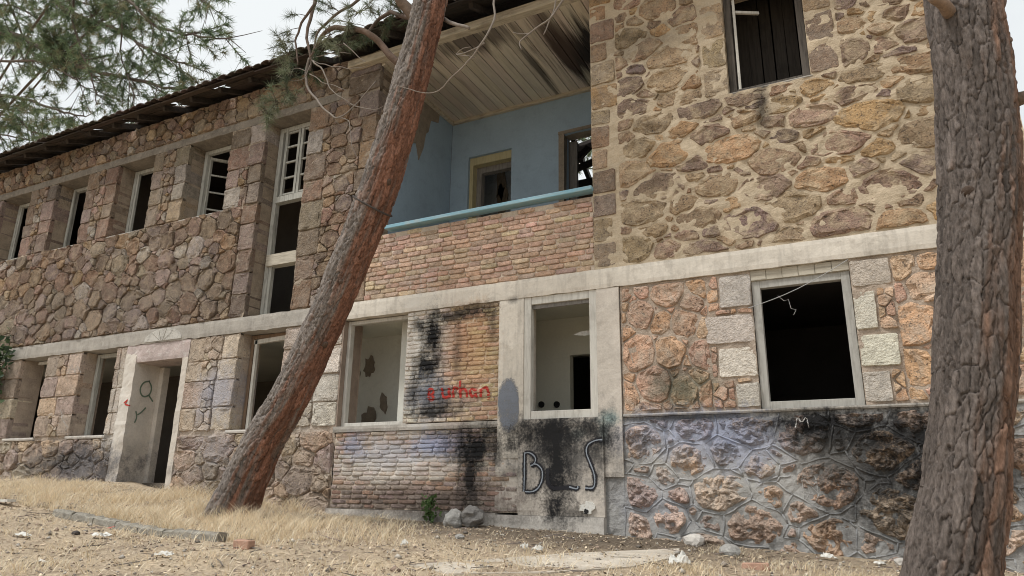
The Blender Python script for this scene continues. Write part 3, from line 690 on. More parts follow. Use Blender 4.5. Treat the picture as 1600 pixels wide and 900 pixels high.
slab_piece('concrete_lintel', UR[0] - .2, UR[1] + .2, 6.3, 6.45, .0, .42, M['concrete_old'], bottom=.012)
slab_piece('concrete_column', -2.96, -2.67, .2, 2.45, -.028, .35, M['plaster'], amp=.008)
slab_piece('concrete_column', -4.31, -3.955, .42, 2.45, -.026, .35, M['concrete'], amp=.006)
slab_piece('plaster_apron', -4.0, -2.9, -.24, .885, -.05, .3, M['plaster'], amp=.012)
slab_piece('plaster_fill', -4.33, -3.98, -.2, .45, -.012, .3, M['plaster'], amp=.025, res=.04)
slab_piece('plinth', -6.95, -4.3, -.62, -.225, -.075, .3, M['plinth'], bottom=0)
slab_piece('plinth', -4.3, -2.9, -.7, -.243, -.09, .3, M['plinth'], bottom=0)
slab_piece('window_sill', -6.97, -4.31, .805, .885, -.03, .4, M['concrete_old'], bottom=.006)
slab_piece('window_sill', -2.66, XR, .872, .905, -.025, .4, M['concrete_old'], bottom=.004)
for a, b_ in LOWW[1:] + [LT]: slab_piece('window_sill', a - .05, b_ + .05, .845, .895, -.035, .4, M['plinth'], bottom=.006)
for a, b_ in UPW + [UR]: slab_piece('window_sill', a - .02, b_ + .02, 4.70, 4.728, -.012, .4, M['concrete_old'], bottom=.006)
# formwork boards over the right ground-floor window
fb = MB(); fb.box(RW[0], RW[1], .02, .3, 2.33, 2.45)
fo = fb.build('formwork', M['wood_pale'], B)
for k in range(6):
    q = MB(); x = RW[0] + k * (RW[1] - RW[0]) / 6; q.box(x + .004, x + (RW[1] - RW[0]) / 6 - .004, .004 + rnd.uniform(0, .008), .02, 2.335, 2.447); q.build('board', M['wood_pale'], fo)
# door surround on the left
slab_piece('door_surround', -11.86, DOOR[0] + .012, .0, 2.3, -.025, .47, M['plaster'], amp=.02)
slab_piece('door_surround', DOOR[1] - .012, DOOR[1] + .12, .0, 2.3, -.015, .5, M['plaster'], amp=.012)
slab_piece('door_lintel', -11.86, DOOR[1] + .12, 2.135, 2.452, -.02, .5, masonry('purple washed plaster', (.42, .35, .33), .5, 5, .4, .02, False, (.6, .57, .53), .7), amp=.015)
q = MB(); q.box(-11.58, -11.46, .472, .6, .0, 2.12); q.build('door_jamb', M['plaster'], B)

# ---- windows: frame with sash and bar sub-parts
def frame(x0, x1, z0, z1, y, wd, dp, mat, name='window', sides='lrtb', tint=None):
    mb = MB(); j = .002
    if 'l' in sides: mb.box(x0, x0 + wd, y, y + dp, z0, z1, tint, j)
    if 'r' in sides: mb.box(x1 - wd, x1, y, y + dp, z0, z1, tint, j)
    if 't' in sides: mb.box(x0 + wd, x1 - wd, y + .004, y + dp - .004, z1 - wd, z1, tint, j)
    if 'b' in sides: mb.box(x0 + wd, x1 - wd, y + .004, y + dp - .004, z0, z0 + wd, tint, j)
    return mb.build(name, mat, B, bevel=.004)
def bar(parent, name, p, q, wd, dp, mat): 
    mb = MB(); mb.beam(p, q, wd, dp); return mb.build(name, mat, parent)
for k, (a, b_) in enumerate(UPW):
    fr = frame(a + .02, b_ - .02, 4.73, 6.26, .33, .075, .09, M['wood_grey'], 'window', 'lrt')
    if k in (0, 2): bar(fr, 'sash_stile', (a + .16, .345, 4.75), (a + .15, .345, 6.17), .05, .045, M['wood_grey'])
    if k == 1: bar(fr, 'sash_stile', (a + .115, .32, 4.75), (a + .115, .32, 6.2), .03, .03, M['wood_grey'])
    if k == 3:   # casement swung inwards, its panes gone
        sm = MB(); hx = a + .1; dx, dy = .30, .36
        P0 = lambda t, z: (hx + dx * t, .42 + dy * t, z)
        for t in (0, 1): sm.beam(P0(t, 4.76), P0(t, 6.16), .05, .045)
        for z in (4.79, 6.13): sm.beam(P0(0, z), P0(1, z), .045, .05)
        sa = sm.build('casement', M['wood_grey'], fr)
        for z in (5.1, 5.45, 5.8): bar(fr, 'glazing_bar', P0(.04, z), P0(.96, z), .025, .03, M['wood_grey'])
tf = frame(TALL[0] + .02, TALL[1] - .02, 2.74, 6.26, .30, .085, .10, M['wood_grey'], 'window', 'lrt')
bar(tf, 'transom', (TALL[0] + .1, .345, 4.86), (TALL[1] - .02, .345, 4.86), .12, .11, M['wood_grey'])
bar(tf, 'cross_beam', (TALL[0] + .08, .33, 3.74), (TALL[1] - .02, .33, 3.74), .16, .2, M['wood_pale'])
bar(tf, 'stile', (TALL[0] + .15, .335, 2.74), (TALL[0] + .15, .335, 3.65), .06, .07, M['wood_grey'])
for x in (-8.87, -8.57, -8.50, -8.18): bar(tf, 'casement_stile', (x, .33, 4.93), (x, .33, 6.17), .05, .05, M['wood_grey'])
for z in (4.96, 5.27, 5.57, 5.87, 6.15):
    bar(tf, 'glazing_bar', (-8.87, .335, z), (-8.55, .335, z), .03, .03, M['wood_grey']); bar(tf, 'glazing_bar', (-8.50, .335, z), (-8.18, .335, z), .03, .03, M['wood_grey'])
l1 = frame(LOWW[1][0] + .02, LOWW[1][1] - .02, .9, 2.44, .28, .06, .07, M['wood_white'], 'window', 't')
l2 = frame(LOWW[2][0] + .02, LOWW[2][1] - .02, .9, 2.44, .27, .075, .08, M['wood_grey'], 'window', 'lt')
l3 = frame(LT[0] + .02, LT[1] - .02, .9, 2.44, .22, .06, .08, wood('brown bare frame', (.22, .15, .10), (.09, .06, .045), .5, .2, (30, 30, 4))[0], 'window', 'lrt')
bar(l3, 'sash_stile', (LT[0] + .13, .245, .93), (LT[0] + .13, .245, 2.36), .05, .05, M['wood_white']); bar(l3, 'transom', (LT[0] + .08, .25, 2.33), (LT[1] - .05, .25, 2.36), .06, .07, M['wood_white'])
frame(-6.93, -5.80, .886, 2.44, .085, .055, .09, M['wood_white'])
q = MB(); q.box(-6.99, -6.931, -.003, .4, .886, 2.44); q.build('reveal_board', masonry('brown reveal', (.30, .235, .19), .4, 6, .4, .01, False), B)
mf = frame(-3.955, -2.96, .886, 2.45, -.012, .10, .09, M['wood_white'])
bar(mf, 'torn_sash_strip', (-3.84, .03, 2.32), (-3.07, .03, 2.325), .02, .05, M['wood_inner'])
rf = frame(RW[0] + .005, RW[1] - .005, .9, 2.33, .03, .085, .09, M['plaster'] if False else wood('grey painted frame', (.42, .41, .38), (.18, .17, .15), .4, .35, (30, 30, 4))[0])
uf = frame(UR[0] + .005, UR[1] - .005, 4.73, 6.3, .09, .085, .1, M['wood_dark'])
bar(uf, 'sash_stile', (UR[0] + .125, .11, 4.76), (UR[0] + .125, .11, 6.1), .03, .03, M['wood_white'])
bar(uf, 'sash_rail', (UR[0] + .11, .11, 5.93), (UR[0] + .4, .3, 5.95), .03, .035, M['wood_white'])
for k in range(9):
    x = UR[0] + .1 + k * .155; bar(uf, 'board', (x - .45, .8 + .03 * (k % 2), 4.2), (x - .45 + rnd.uniform(-.03, .03), .8, 7.0), .14, .025, M['board_dark'])

# ---- interior: rooms behind the openings
def panel(name, mat, p, q, h0, h1, th=.12):
    mb = MB(); a = Vector((p[0], p[1], 0)); b_ = Vector((q[0], q[1], 0)); d = (b_ - a).normalized(); n_ = Vector((-d.y, d.x, 0)) * th
    pts = [a, b_, b_ + n_, a + n_]; v = [(t.x, t.y, h0) for t in pts] + [(t.x, t.y, h1) for t in pts]
    mb.add(v, [(3, 2, 1, 0), (4, 5, 6, 7), (0, 1, 5, 4), (1, 2, 6, 5), (2, 3, 7, 6), (3, 0, 4, 7)]); return mb.build(name, mat, B)
q = MB(); q.box(XL + .1, XR - .1, .46, 7.9, -.35, .1); q.build('ground_floor_slab', M['inner_brown'], B)
q = MB(); q.box(-9.2, -2.8, .47, 4.2, .1, .112); q.build('pale_bounce_floor', M['slab'], B)  # pale floor layer added to bounce light onto the room walls
q = MB(); q.box(XL + .1, XC, .46, 7.9, 2.47, 2.69); q.box(XC + .005, XR - .1, .46, 7.9, 2.47, 2.69); q.build('upper_floor_slab', M['inner_olive'], B)
panel('rear_wall', M['mortar_grey'], (XR, 7.95), (XL, 7.95), -.8, 7.0, -.35)
panel('end_wall', M['mortar_grey'], (XL, 0.06), (XL, 7.95), -.8, 7.0, -.4)
panel('end_wall', M['mortar_pale'], (XR, 7.95), (XR, .06), -.9, 7.0, -.4)
# ground floor
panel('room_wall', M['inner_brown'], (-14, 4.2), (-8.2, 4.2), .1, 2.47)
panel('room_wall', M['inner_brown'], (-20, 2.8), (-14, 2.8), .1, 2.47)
rm = panel('room_wall', M['inner_wall'], (-6.2, 1.25), (-9.2, 1.25), .1, 2.47, -.12)
rm2 = panel('room_wall', M['inner_olive'], (-5.97, 1.3), (at(891, 600, 1.3).x, 1.3), .1, 2.47)
panel('room_wall', M['inner_olive'], (at(891, 600, 1.3).x, 1.3), (-2.8, 1.3), at(905, 554, 1.3).z, 2.47)
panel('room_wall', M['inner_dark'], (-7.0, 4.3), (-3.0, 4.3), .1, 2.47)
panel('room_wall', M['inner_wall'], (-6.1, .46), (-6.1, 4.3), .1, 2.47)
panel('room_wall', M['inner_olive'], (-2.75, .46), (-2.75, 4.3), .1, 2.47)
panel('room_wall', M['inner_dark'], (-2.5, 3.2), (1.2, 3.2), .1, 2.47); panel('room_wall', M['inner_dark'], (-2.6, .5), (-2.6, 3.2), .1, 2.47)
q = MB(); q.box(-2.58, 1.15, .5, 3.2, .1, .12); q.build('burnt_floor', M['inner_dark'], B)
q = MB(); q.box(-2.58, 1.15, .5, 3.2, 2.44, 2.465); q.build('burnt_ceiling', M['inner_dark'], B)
def blob(name, mat, cx, cz, rx, rz, y, seed, parent, th=.012, dirv=None):
    rg = random.Random(seed); n = 18; mb = MB(); v = []
    for k in range(n):
        a = 2 * math.pi * k / n; r = 1 + rg.uniform(-.3, .3); v.append((cx + rx * r * math.cos(a), y, cz + rz * r * math.sin(a)))
    v2 = [(x, y + th, z) for x, _, z in v]
    mb.add(v + v2, [tuple(range(n))] + [(k, n + k, n + (k + 1) % n, (k + 1) % n) for k in range(n)]); return mb.build(name, mat, parent)
def on_line(x): return 1.25
for k, (px, py, rx, rz) in enumerate(((578, 572, .10, .17), (600, 630, .07, .16), (577, 655, .13, .17), (560, 585, .04, .09), (583, 520, .05, .05))):
    p = at(px, py, 1.25); blob('bare_patch', M['raw'], p.x, p.z, rx, rz, on_line(p.x) - .02, k + 3, rm, .03)
for px, py in ((846, 632), (870, 632)):
    p = at(px, py, 1.29); mb = MB(); mb.tube([(p.x, 1.275, p.z), (p.x, 1.305, p.z)], .045, 12); mb.build('wall_socket', M['metal_dark'], rm2)
p = at(910, 522, .5); mb = MB()
mb.add([(p.x - .13, .5, p.z), (p.x - .03, .5, p.z + .035), (p.x + .16, .52, p.z + .055), (p.x + .16, .52, p.z - .01), (p.x + .02, .5, p.z - .025)], [(0, 1, 2, 3, 4)]); mb.add([(p.x + .0, .515, p.z + .02), (p.x + .2, .54, p.z + .05), (p.x + .2, .54, p.z + .02), (p.x, .515, p.z)], [(0, 1, 2, 3)])
mb.build('torn_panel', M['paper'], B)
# upper left storey: dark rooms
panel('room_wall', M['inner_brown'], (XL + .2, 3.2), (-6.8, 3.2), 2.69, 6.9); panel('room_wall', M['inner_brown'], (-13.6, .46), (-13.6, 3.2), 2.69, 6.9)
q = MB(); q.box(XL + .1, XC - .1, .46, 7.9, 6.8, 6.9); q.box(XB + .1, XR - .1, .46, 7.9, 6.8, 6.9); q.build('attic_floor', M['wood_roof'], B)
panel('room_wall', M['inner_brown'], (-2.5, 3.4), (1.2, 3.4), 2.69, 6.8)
# ---- loggia
lw_ = panel('loggia_side_wall', M['blue_wall'], (XC, .452), (XC, 2.2), 2.69, 6.76, .14)
panel('loggia_side_wall', M['blue_wall'], (XB + .003, 2.2), (XB + .003, .45), 2.69, 6.76, .12)
mb = MB(); Y0, Y1 = 2.2, 2.42; D1, D2 = (-6.22, -5.33), (-4.32, -3.1)
for x0, x1, z0, z1 in ((XC + .005, D1[0], 2.69, 6.72), (D1[0], D1[1], 5.95, 6.72), (D1[1], D2[0], 2.69, 6.72), (D2[0], D2[1], 5.98, 6.72), (D2[1], XB, 2.69, 6.72)): mb.box(x0, x1, Y0, Y1, z0, z1)
bw = mb.build('loggia_back_wall', M['blue_wall'], B)
mb = MB(); mb.box(D1[0], D1[0] + .07, 2.26, 2.5, 2.69, 5.95); mb.box(D1[1] - .03, D1[1], 2.26, 2.5, 2.69, 5.95); mb.box(D1[0] + .07, D1[1] - .03, 2.262, 2.5, 5.8, 5.95)
dfr = mb.build('yellow_door_frame', M['wood_yellow'], B)
mb = MB(); mb.box(D1[0] + .07, D1[0] + .17, 2.4, 2.52, 2.69, 5.8); mb.box(D1[0] + .17, D1[1] - .03, 2.402, 2.52, 5.68, 5.8); mb.build('inner_frame', M['wood_inner'], dfr)
mb = MB(); mb.box(D2[0] - .09, D2[0], 2.185, 2.45, 2.69, 5.98, None, .012); mb.box(D2[0] - .09, D2[1], 2.187, 2.45, 5.98, 6.05, None, .012); ed = mb.build('broken_door_edge', M['raw'], B)
mb = MB(); mb.box(-4.75, -4.2, 2.5, 2.56, 2.69, 5.97); mb.build('door_leaf', M['wood_inner'], B)
pw = panel('room_wall', M['inner_pale_blue'], (-8.2, 3.7), (-5.62, 3.7), 2.69, 7.2)
for k, (px, py, rx, rz) in enumerate(((783, 290, .10, .3), (785, 315, .13, .35), (776, 262, .14, .12))):
    p = at(px, py, 3.69); blob('crack', M['raw'], p.x, p.z, rx, rz, 3.675, 20 + k, pw, .03)
# fallen plaster patch on the side wall
PATCH = ((.47, 6.72), (1.75, 6.72), (1.7, 6.55), (1.5, 6.4), (1.42, 6.2), (1.3, 6.1), (1.26, 5.8), (1.15, 5.55), (1.05, 5.75), (.9, 5.7), (.8, 5.5), (.6, 5.35), (.47, 5.5))
mb = MB(); rg = random.Random(3)
v = [(XC + .012, y + rg.uniform(-.03, .03), z + rg.uniform(-.05, .05)) for y, z in PATCH]
v2 = [(XC - .02, y, z) for _, y, z in v]; n = len(v); mb.add(v + v2, [tuple(range(n))] + [(k, (k + 1) % n, n + (k + 1) % n, n + k) for k in range(n)]); mb.build('fallen_plaster_patch', M['raw'], lw_)
# soffit planks, running away from the facade
mb = MB(); mb.box(XC + .005, XB, .0, 2.3, 6.78, 6.80); sf = mb.build('loggia_soffit', M['wood_roof'], B)
x = XC + .01; k = 0
while x < XB - .02:
    wd = min(.175 * rnd.uniform(.9, 1.1), XB - .01 - x); mb = MB(); dz = rnd.uniform(-.004, .006)
    mb.box(x + .006, x + wd - .006, .005, 2.19, 6.745 + dz, 6.778, shade((1, 1, 1), .10, .03)); mb.build('plank', M['plank'], sf); x += wd
for nm, a, b_ in (('cornice', (XC + .01, 2.165, 6.715), (XB, 2.165, 6.715)), ('cornice', (XC + .04, .0, 6.715), (XC + .04, 2.14, 6.715))): bar(sf, nm, a, b_, .06, .06, M['fascia'])
mb = MB(); mb.box(XC - .6, XB + .02, -.14, .0, 6.735, 6.86, None, .004); mb.build('fascia_beam', M['fascia'], B, bevel=.008)
# turquoise rail
mb = MB(); mb.beam((XC + .35, -.01, 3.785), (XB + .01, -.01, 3.80), .16, .055); rl = mb.build('balcony_rail', M['wood_blue'], B, bevel=.006)
mb = MB(); mb.box(-6.66, -6.6, -.03, .03, 3.8, 4.45); mb.build('rail_post', M['wood_blue'], B)

# ---- roof: tiles along the eave, sheets above, boards and rafters underneath
SL = .42
def rz(y): return 6.93 + SL * (y + .55)
HX = [(-11.2, .07), (-12.66, .035), (-13.54, .03), (-9.87, .05), (-7.46, .08)]
HOLES = []                       # slipped tiles: gaps a little up the slope from the missing boards
for h, w_ in sorted(HX):
    a, b_ = h - w_ - .5, h + w_ - .1
    if HOLES and a < HOLES[-1][1]: HOLES[-1][1] = b_
    else: HOLES.append([a, b_])
def hole(a, b_): return any(a < q_ and b_ > p_ for p_, q_ in HOLES)
rt = MB()
def slope(mb, x0, x1, y0, y1, th=.03, dz=0):
    z0, z1 = rz(y0) + dz, rz(y1) + dz; v = [(x0, y0, z0), (x1, y0, z0), (x1, y1, z1), (x0, y1, z1)]; v += [(a, b_, c + th) for a, b_, c in v]
    mb.add(v, [(3, 2, 1, 0), (4, 5, 6, 7), (0, 1, 5, 4), (1, 2, 6, 5), (2, 3, 7, 6), (3, 0, 4, 7)])
RX0, RX1 = XL - .3, XR + .4
slope(rt, RX0, RX1, .14, 4.2, .03, .05)
cuts = [RX0] + sum(HOLES, []) + [RX1]
for i in range(0, len(cuts), 2):
    if cuts[i + 1] > cuts[i]: slope(rt, cuts[i], cuts[i + 1], -.32, .14, .025, .05)
yr = 4.2; zr = rz(yr)
def rear(mb, x0, x1, y0, y1):
    z0, z1 = zr - SL * (y0 - yr) + .05, zr - SL * (y1 - yr) + .05
    v = [(x0, y0, z0), (x1, y0, z0), (x1, y1, z1), (x0, y1, z1)]; v += [(a, b_, c + .03) for a, b_, c in v]
    mb.add(v, [(3, 2, 1, 0), (4, 5, 6, 7), (0, 1, 5, 4), (1, 2, 6, 5), (2, 3, 7, 6), (3, 0, 4, 7)])
rear(rt, RX0, -6.6, 4.2, 8.6); rear(rt, -4.6, RX1, 4.2, 8.6); rear(rt, -6.6, -4.6, 4.2, 4.7); rear(rt, -6.6, -4.6, 7.6, 8.6)
roof = rt.build('roof', M['tile'], B)
def barrel(mb, xc, y0, y1, r, dz, up=1):
    n = 5; v = []
    for y in (y0, y1):
        for rr in (r, r - .018):
            for k in range(n + 1):
                a = math.pi * k / n; v.append((xc + rr * math.cos(a), y, rz(y) + dz + up * rr * math.sin(a) * .5))
    w_ = n + 1; f = []
    for k in range(n): f += [(k, k + 1, 2 * w_ + k + 1, 2 * w_ + k), (w_ + k + 1, w_ + k, 3 * w_ + k, 3 * w_ + k + 1), (k + 1, k, w_ + k, w_ + k + 1)]
    mb.add(v, f, shade((1, 1, 1), .4, .1))
x = -18.4; count = 0
while x < -2.2:
    jy = rnd.uniform(-.03, .03)
    if True:
        mb = MB(); barrel(mb, x, -.64 + jy, -.3 + jy, .105, .05 + rnd.uniform(-.012, .012)); mb.build('roof_tile', M['tile'], roof, smooth=False)
    x += .2
mb = MB(); x = -18.4
while x < XR + .3:
    for y0 in [-.34 + .34 * k for k in range(0, 13)]:
        if not (y0 < .1 and hole(x - .02, x + .02)): barrel(mb, x, y0, y0 + .38, .105, .09)
    if x > -2.2: barrel(mb, x, -.66, -.3, .105, .075)
    x += .2
tm = mb.build('roof_tile_field', M['tile'], roof); tm['kind'] = 'stuff'
x = -18.5
while x < XR:
    for (ya, yb) in ((-.56, -.40), (-.385, -.22), (-.21, .1)):
        L_ = rnd.uniform(.9, 1.6); xe = x + 1.18; segs = [(x, xe)]
        if ya > -.5:
            for h, w_ in [(h_ - (.17 if ya > -.3 else 0), q_ + (.04 if ya > -.3 else 0)) for h_, q_ in HX]:
                ns = []
                for a, b_ in segs:
                    if a < h + w_ and b_ > h - w_:
                        if h - w_ - a > .05: ns.append((a, h - w_))
                        if b_ - h - w_ > .05: ns.append((h + w_, b_))
                    else: ns.append((a, b_))
                segs = ns
        for a, b_ in segs:
            mb = MB(); dz = rnd.uniform(-.03, .005); v = [(a + .004, ya, rz(ya) + dz), (b_ - .004, ya, rz(ya) + dz + rnd.uniform(-.015, .015)), (b_ - .004, yb, rz(yb) + dz), (a + .004, yb, rz(yb) + dz)]; v += [(p_, q_, r_ + .022) for p_, q_, r_ in v]
            mb.add(v, [(3, 2, 1, 0), (4, 5, 6, 7), (0, 1, 5, 4), (1, 2, 6, 5), (2, 3, 7, 6), (3, 0, 4, 7)], shade((1.2, 1.1, 1), .4)); mb.build('eave_board', M['wood_roof'], roof)
    x += 1.2
x = -18.3
while x < XR:
    mb = MB(); mb.beam((x + .1, -.38, rz(-.38) - .06), (x + .1, 4.1, rz(4.1) - .06), .07, .09); mb.build('rafter', M['wood_roof'], roof); x += .75
for a, b_ in (((-6.5, 7.4, rz(yr) - SL * 3.2), (-5.2, 4.7, 8.5)), ((-6.6, 6.2, 7.75), (-4.4, 6.2, 8.1)), ((-6.6, 5.4, 7.2), (-4.4, 5.4, 7.5)), ((-5.75, 7.4, 7.4), (-5.6, 4.7, 8.55)), ((-6.3, 5.6, 7.2), (-5.4, 5.6, 8.4))):
    bar(roof, 'roof_beam', a, b_, .1, .12, M['wood_roof'])

for l in (((896, 266), (934, 250)), ((896, 289), (934, 281)), ((898, 255), (920, 230))):
    bar(roof, 'roof_beam', at(l[0][0], l[0][1], 5.0), at(l[1][0], l[1][1], 5.0), .1, .12, M['wood_roof'])
# ---- graffiti and drawn marks laid on the real relief
BV = BVHTree.FromPolygons([Vector(v) for v in DRAPE_V], DRAPE_F)
def drop(x, z, off):
    h = BV.ray_cast(Vector((x, -1, z)), Vector((0, 1, 0)))
    return (x, (h[0].y if h[0] else 0) - off, z)
def smooth_path(pts, n=3):
    pts = [Vector((p[0], p[1], 0)) for p in pts]
    for _ in range(n):
        q = [pts[0]]
        for a, b_ in zip(pts[:-1], pts[1:]): q += [a * .75 + b_ * .25, a * .25 + b_ * .75]
        q.append(pts[-1]); pts = q
    return [(p.x, p.y) for p in pts]
def stroke(name, pts, wd, mat, off=.004, parent=B, n=3, sm=True):
    P_ = smooth_path(pts, n) if sm else pts
    Q = [P_[0]]
    for a, b_ in zip(P_[:-1], P_[1:]):
        k = max(1, int(math.hypot(b_[0] - a[0], b_[1] - a[1]) / .014))
        for t in range(1, k + 1): Q.append((a[0] + (b_[0] - a[0]) * t / k, a[1] + (b_[1] - a[1]) * t / k))
    mb = MB(); v = []; cols = 5; T = []
    for i, (x, z) in enumerate(Q):
        a, b_ = Q[max(i - 1, 0)], Q[min(i + 1, len(Q) - 1)]; d = Vector((b_[0] - a[0], b_[1] - a[1])).normalized(); n_ = Vector((-d.y, d.x))
        ww = wd * (.85 + .3 * n3(x * 30, 0, z * 30))
        for c in range(cols):
            s_ = (c / (cols - 1) - .5) * ww; v.append(drop(x + n_.x * s_, z + n_.y * s_, off)); T.append((1 - abs(c / 2 - 1),) * 3)
    f = [(i * cols + c, i * cols + c + 1, (i + 1) * cols + c + 1, (i + 1) * cols + c) for i in range(len(Q) - 1) for c in range(cols - 1)]
    mb.add(v, f, T); return mb.build(name, mat, parent)
Bp = [[(-3.91, .49), (-3.91, .25), (-3.915, .03)], [(-3.91, .48), (-3.84, .49), (-3.76, .43), (-3.77, .36), (-3.82, .33)], [(-3.83, .33), (-3.76, .36), (-3.67, .29), (-3.67, .17), (-3.72, .07), (-3.80, .025), (-3.90, .03)]]
Sp = [[(-2.905, .62), (-2.99, .615), (-3.09, .57), (-3.115, .48), (-3.07, .37), (-3.02, .26), (-3.005, .15), (-3.03, .07), (-3.13, .08)]]
Up = [[(-3.6, .3), (-3.6, .1), (-3.5, .06), (-3.33, .09), (-3.22, .06), (-3.22, .10)]]
for lt in (Bp, Sp, Up):
    for k, s_ in enumerate(lt): stroke('graffiti_stroke', s_, .085, M['paint_black'], .004)
    for k, s_ in enumerate(lt if lt is not Up else [Up[0][-3:]]): stroke('graffiti_stroke', s_, .022, M['paint_pale'], .007)
def px(l): return [(lambda p: (p.x, p.z))(at(660 + a / 5.293, 560 + b_ / 5.293, 0)) for a, b_ in l]
for s_ in ([(55, 345), (58, 250), (90, 255), (95, 290), (70, 300), (100, 320), (90, 345), (60, 345)], [(168, 245), (168, 310), (190, 328), (222, 315), (224, 245)], [(226, 250), (230, 325)], [(258, 325), (258, 250), (275, 240), (300, 255)],
           [(318, 185), (316, 325)], [(318, 265), (345, 248), (366, 265), (370, 322)], [(440, 262), (410, 250), (392, 285), (410, 318), (440, 300)], [(445, 250), (445, 310), (462, 322)], [(490, 325), (488, 250)], [(490, 262), (520, 235), (548, 255), (550, 340)]):
    stroke('graffiti_stroke', px(s_), .055, M['paint_red'], .004, n=2)
# slate paint patch on the column
mb = MB(); rg = random.Random(9); v = []; T = []; n = 28
for k_, tt in ((1.12, 0), (.86, .9), (.4, 1)):
    for k in range(n):
        a = 2 * math.pi * k / n; r = k_ * (1 + rg.uniform(-.06, .06)); x_ = -4.155 + min(.15, max(-.15, .17 * r * math.cos(a))); v.append(drop(x_, 1.08 + .31 * r * math.sin(a), .003)); T.append((tt,) * 3)
f = [(i * n + k, i * n + (k + 1) % n, (i + 1) * n + (k + 1) % n, (i + 1) * n + k) for i in range(2) for k in range(n)] + [tuple(2 * n + k for k in range(n))]
mb.add(v, f, T); mb.build('paint_patch', M['paint_slate'], B)
# broken hole in the apron
blob('broken_hole', M['paper'], -3.1, -.145, .085, .065, -.068, 5, B, .03); blob('broken_hole', M['metal_dark'], -3.115, -.18, .025, .03, -.074, 6, B, .03)
# white chalk marks
def pxs(l): return [(lambda p: (p.x, p.z))(at(a, b_, 0)) for a, b_ in l]
for s_, mt, wd in (([(1255, 765), (1252, 742), (1265, 745), (1275, 742), (1280, 785), (1256, 785), (1255, 765)], 'paint_white', .014), ([(1258, 750), (1278, 770)], 'paint_white', .012), ([(1275, 752), (1258, 782)], 'paint_white', .012),
        ([(1243, 668), (1246, 650), (1253, 662), (1260, 650), (1264, 668)], 'paint_white', .018),
        ([(108, 582), (114, 570), (120, 584)], 'paint_white', .02), ([(112, 578), (118, 578)], 'paint_white', .015), ([(119, 580), (124, 572), (127, 584)], 'paint_white', .02), ([(96, 640), (99, 655), (108, 668), (104, 672)], 'paint_white', .025),
        ([(196, 630), (202, 625), (198, 632), (204, 634)], 'paint_red', .035)):
    stroke('graffiti_stroke', pxs(s_), wd, M[mt], .006, n=0 if len(s_) < 5 else 1)
# green marks on the deep door reveal (faces +x)
def reveal_stroke(pts, wd, mat):
    P_ = smooth_path(pts, 3); mb = MB(); v = []
    for i, (y, z) in enumerate(P_):
        a, b_ = P_[max(i - 1, 0)], P_[min(i + 1, len(P_) - 1)]; d = Vector((b_[0] - a[0], b_[1] - a[1])).normalized()
        v += [(DOOR[0] + .018, y - d.y * wd / 2, z + d.x * wd / 2), (DOOR[0] + .018, y + d.y * wd / 2, z - d.x * wd / 2)]
    mb.add(v, [(2 * i, 2 * i + 1, 2 * i + 3, 2 * i + 2) for i in range(len(P_) - 1)]); mb.build('graffiti_stroke', mat, B)
reveal_stroke([(.30, 1.85), (.18, 1.82), (.12, 1.68), (.2, 1.55), (.34, 1.6), (.36, 1.75), (.28, 1.85)], .028, M['paint_green']); reveal_stroke([(.32, 1.6), (.42, 1.5)], .028, M['paint_green'])
reveal_stroke([(.12, 1.3), (.16, 1.2), (.13, 1.1)], .025, M['paint_green']); reveal_stroke([(.3, 1.38), (.22, 1.28), (.16, 1.24)], .025, M['paint_green'])
# pale fan arch painted on the old band over the door
n = 14; mb = MB(); v = [(-10.94 + .48 * math.cos(math.pi * k / n), 0, 2.475 + .215 * math.sin(math.pi * k / n)) for k in range(n + 1)]
v = [(x_, -.0415, z_) for x_, _, z_ in v]; mb.add(v + [(x_, -.03, z_) for x_, _, z_ in v], [tuple(range(n + 1))[::-1]] + [(k, n + 1 + k, n + 2 + k, k + 1) for k in range(n)]); ar = mb.build('painted_arch', M['arch'], B)
for a in (55, 80, 105, 130):
    mb = MB(); c_, s_ = math.cos(R_(a)), math.sin(R_(a)); p0 = (-10.94 + .1 * c_, 2.48); p1 = (-10.94 + .46 * c_, 2.475 + .2 * s_)
    mb.add([(p0[0] - .006, -.0435, p0[1]), (p0[0] + .006, -.0435, p0[1]), (p1[0] + .006, -.0435, p1[1]), (p1[0] - .006, -.0435, p1[1])], [(0, 1, 2, 3)]); mb.build('arch_ray', M['inner_brown'], ar)

